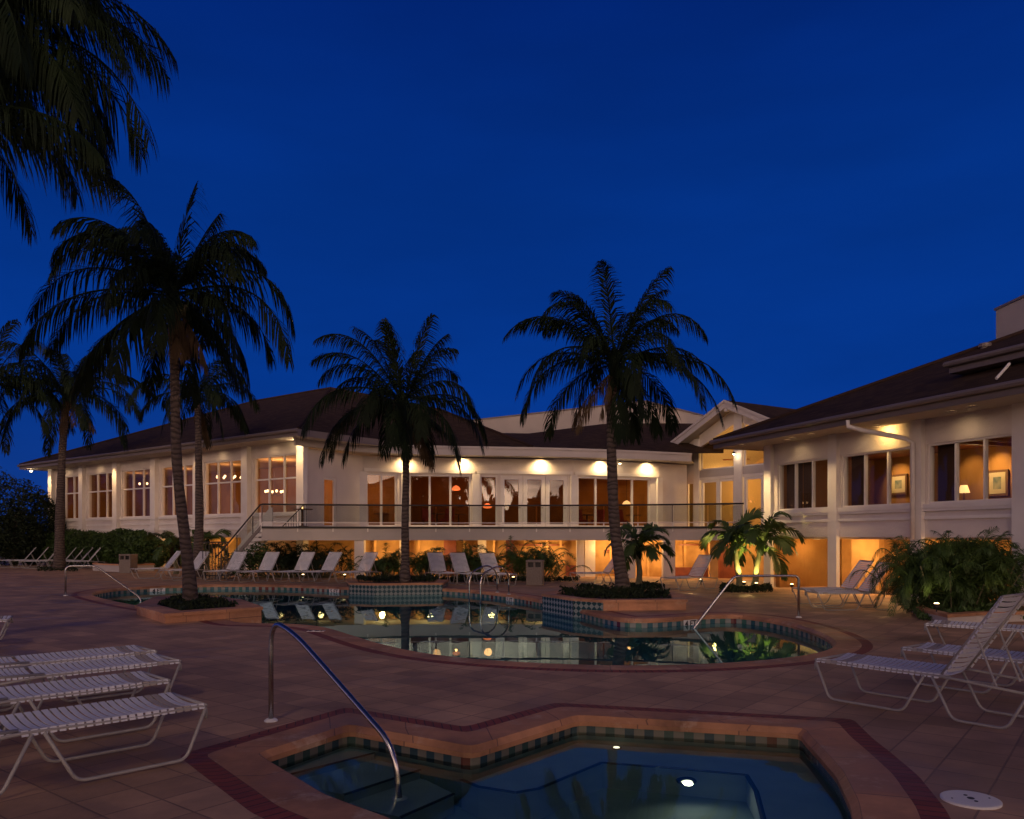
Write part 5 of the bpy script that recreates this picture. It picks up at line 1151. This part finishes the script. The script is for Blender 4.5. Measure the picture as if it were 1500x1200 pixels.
# ------------------------------------------------------------ loungers
def make_lounger(name, ang, blen=.84):
    root = empty(name)
    SZt = .40; W = .31; hx = 1.24; tr_ = .0135
    ca, sa = math.cos(R(ang)), math.sin(R(ang)); top_ = (hx + blen * ca, SZt + blen * sa)
    mb = MB()
    for y in (-W, W):
        mb.tube(smoothpath([(-.01, y, SZt - .10), (-.01, y, SZt), (.5, y, SZt - .012), (hx, y, SZt), (1.98, y, SZt - .06)], .07, 4), tr_, 8)
    mb.tube([(-.01, -W, SZt - .0), (-.01, W, SZt - .0)], tr_, 8); mb.tube([(1.98, -W, SZt - .06), (1.98, W, SZt - .06)], tr_, 8); mb.tube([(hx - .06, -W, SZt - .03), (hx - .06, W, SZt - .03)], tr_ * .8, 8)
    mb.build('frame', 'white_frame', root, smooth=True)
    for y in (-W - .012, W + .012):
        MB().tube(smoothpath([(.0, y, SZt - .02), (.15, y, .018), (.90, y, .018), (1.10, y, SZt - .01)], .07, 5), tr_, 8).build('leg', 'white_frame', root, smooth=True)
        MB().tube(smoothpath([(1.17, y, SZt - .01), (1.35, y, .018), (1.80, y, .018), (1.96, y, SZt - .07)], .07, 5), tr_, 8).build('leg', 'white_frame', root, smooth=True)
    bf = MB()
    for y in (-W + .035, W - .035): bf.tube([(hx, y, SZt + .015), (top_[0], y, top_[1])], tr_, 8)
    bf.tube([(top_[0], -W + .035, top_[1]), (top_[0], W - .035, top_[1])], tr_, 8); bo = bf.build('backrest_frame', 'white_frame', root, smooth=True)
    for y in (-W + .05, W - .05): MB().tube([(hx + blen * ca * .55, y, SZt + blen * sa * .55), (min(1.93, hx + blen * ca * .55 + .18), y, SZt - .05)], .01, 6).build('brace', 'white_frame', root)
    def straps(p0, p1, n, wdt, skip=(), sag=.035, drop=.0, tan=False):
        mb = MB(); d = Vector((p1[0] - p0[0], 0, p1[1] - p0[1])); L = d.length; d.normalize(); nn = Vector((-d.z, 0, d.x))
        for i in range(n):
            if (i in skip) != tan: continue
            cx = (i + .5) / n * L; prof = []
            for j in range(9):
                y = -wdt + 2 * wdt * j / 8; s = -sag * (1 - (j / 4 - 1) ** 2) + .018; prof.append((y, s))
            hw = L / n * .37
            for j in range(8):
                c = Vector((p0[0], 0, p0[1])) + d * cx
                vs = []
                for (yy, ss) in (prof[j], prof[j + 1]):
                    for a in (-hw, hw):
                        for th in (0, -.004): vs.append(c + d * a + nn * (ss + th) + Vector((0, yy, 0)))
                # vs: yy0(-hw:top,bot),(hw:top,bot), yy1...
                mb.add(vs, [(0, 2, 6, 4), (1, 5, 7, 3), (0, 4, 5, 1), (2, 3, 7, 6)])
            for sgn in (-1, 1):   # wrap round the side rail
                c = Vector((p0[0], 0, p0[1])) + d * cx; y = sgn * wdt
                mb.add([c - d * hw + nn * .018 + Vector((0, y, 0)), c + d * hw + nn * .018 + Vector((0, y, 0)), c + d * hw - nn * .02 + Vector((0, y + sgn * .018, 0)), c - d * hw - nn * .02 + Vector((0, y + sgn * .018, 0))], [(0, 1, 2, 3)])
        return mb
    straps((.0, SZt), (hx, SZt), 22, W, (0, 1, 2, 3)).build('seat', 'strap_white', root)
    straps((.0, SZt), (hx, SZt), 22, W, (0, 1), tan=True).build('foot_strap', 'strap_white', root)
    straps((.0, SZt), (hx, SZt), 22, W, (2, 3), tan=True).build('seat_band', 'strap_tan', root)
    straps((hx + .03 * ca, SZt + .03 * sa), top_, 15, W - .035, (99,)).build('backrest', 'strap_white', root)
    return root
protoA = make_lounger('sun_lounger', 52, .86); protoB = make_lounger('sun_lounger', 56, .92); protoF = make_lounger('sun_lounger', 3, .74)
used = {id(protoA): False, id(protoB): False, id(protoF): False}
GL = 'white strap sun loungers on the pool deck'
def put(proto, foot, head_dir, label):
    o = proto if not used[id(proto)] else copy_tree(proto); used[id(proto)] = True
    hd = Vector(head_dir).normalized(); o.location = (foot[0], foot[1], .003); o.rotation_euler = (0, 0, math.atan2(hd.y, hd.x)); tag(o, label, 'sun lounger', GL); return o
def nearcorner(px, py, hd, side):   # foot corner seen at px,py on seat height -> foot centre
    c = g(px, py, .40).xy; hd = Vector(hd).normalized(); w = Vector((-hd.y, hd.x)); return c + w * side * .31
# foreground left (heads out of frame)
hd = (-.70, -.71)
for (px, py, lb) in ((300, 1034, 'nearest of the flat lounger foot ends at lower left'), (247, 998, 'second nearest lounger at lower left with its foot set back'), (263, 969, 'third lounger at lower left between the set-back one and the farthest'), (228, 955, 'farthest of the four overlapping loungers at lower left')):
    f_ = nearcorner(px, py, hd, -1); put(protoF, f_, hd, lb)
put(protoF, nearcorner(10, 909, (-.9, -.45), -1), (-.9, -.45), 'lounger whose foot tip just shows at the left edge of the deck')
# foreground right
hd = (.62, -.78)
put(protoB, nearcorner(1196, 967, hd, 1), hd, 'near right lounger with raised back shown whole')
put(protoB, nearcorner(1322, 950, hd, 1), hd, 'lounger right behind the near right one')
put(protoB, nearcorner(1356, 915, (.78, -.62), 1), (.78, -.62), 'third lounger at right in front of the pale curb')
# back row, feet to lower left; given by the px of the backrest foot centre
rl_ = random.Random(5)
def backrow(px, Y, hd, label, proto=None):
    hd = Matrix.Rotation(R(rl_.uniform(-4, 4)), 2) @ Vector(hd).normalized(); h = xy(px, Y - (.5 if 27.5 < Y < 33 else 0)); put(proto or protoA, h - hd * 1.24, hd, label)
rowL = [(243, 32.5, (.75, .62), 'lounger left of the big palm trunk, farthest left of the poolside row'), (283, 31.3, (.55, .8), 'lounger half hidden behind the big palm trunk'), (340, 30.6, (.34, .94), 'first whole lounger right of the big palm trunk'), (388, 30.2, (.34, .94), 'lounger directly before the leafy stair bush'),
        (440, 30.1, (.36, .93), 'lounger under the left end of the terrace'), (479, 30.0, (.47, .88), 'lounger right next to the one under the terrace end, before a glowing plant'), (532, 29.7, (.36, .93), 'lounger before the pale terrace pillar, beside the middle palm')]
for r_ in rowL: backrow(*r_)
rowR = [(643, 29.0, (-.36, .93), 'lounger just right of the middle palm, leftmost of three'), (678, 28.7, (-.38, .93), 'middle one of three loungers between palm and ladder'), (722, 28.2, (-.42, .91), 'lounger behind the ladder hoops, rightmost of three')]
for r_ in rowR: backrow(*r_)
backrow(888, 28.6, (.95, .25), 'lounger partly hidden behind the curving palm trunk')
backrow(1018, 25.3, (.75, .62), 'single lounger before the orange niche left of the uplit palms')
backrow(1240, 19.6, (.98, .14), 'farther of the two loungers beside the big clump')
backrow(1265, 18.4, (.98, .12), 'nearer of the two loungers beside the big clump')
far = [(36, 43.0), (54, 42.6), (70, 41.4), (96, 43.2), (108, 42.6), (119, 41.8), (130, 41.0)]
fl_ = ['leftmost small lounger far left beneath the dark trees', 'second small lounger from the left near the dark trees', 'small low lounger just left of the far left palm trunk', 'small lounger just right of the far left palm trunk', 'second small lounger right of the far left palm', 'small lounger before the hedge, left of the last one', 'last small lounger before the hedge, nearest the curb']
for (px, Y), lb in zip(far, fl_): backrow(px, Y, (.86, .45), lb)
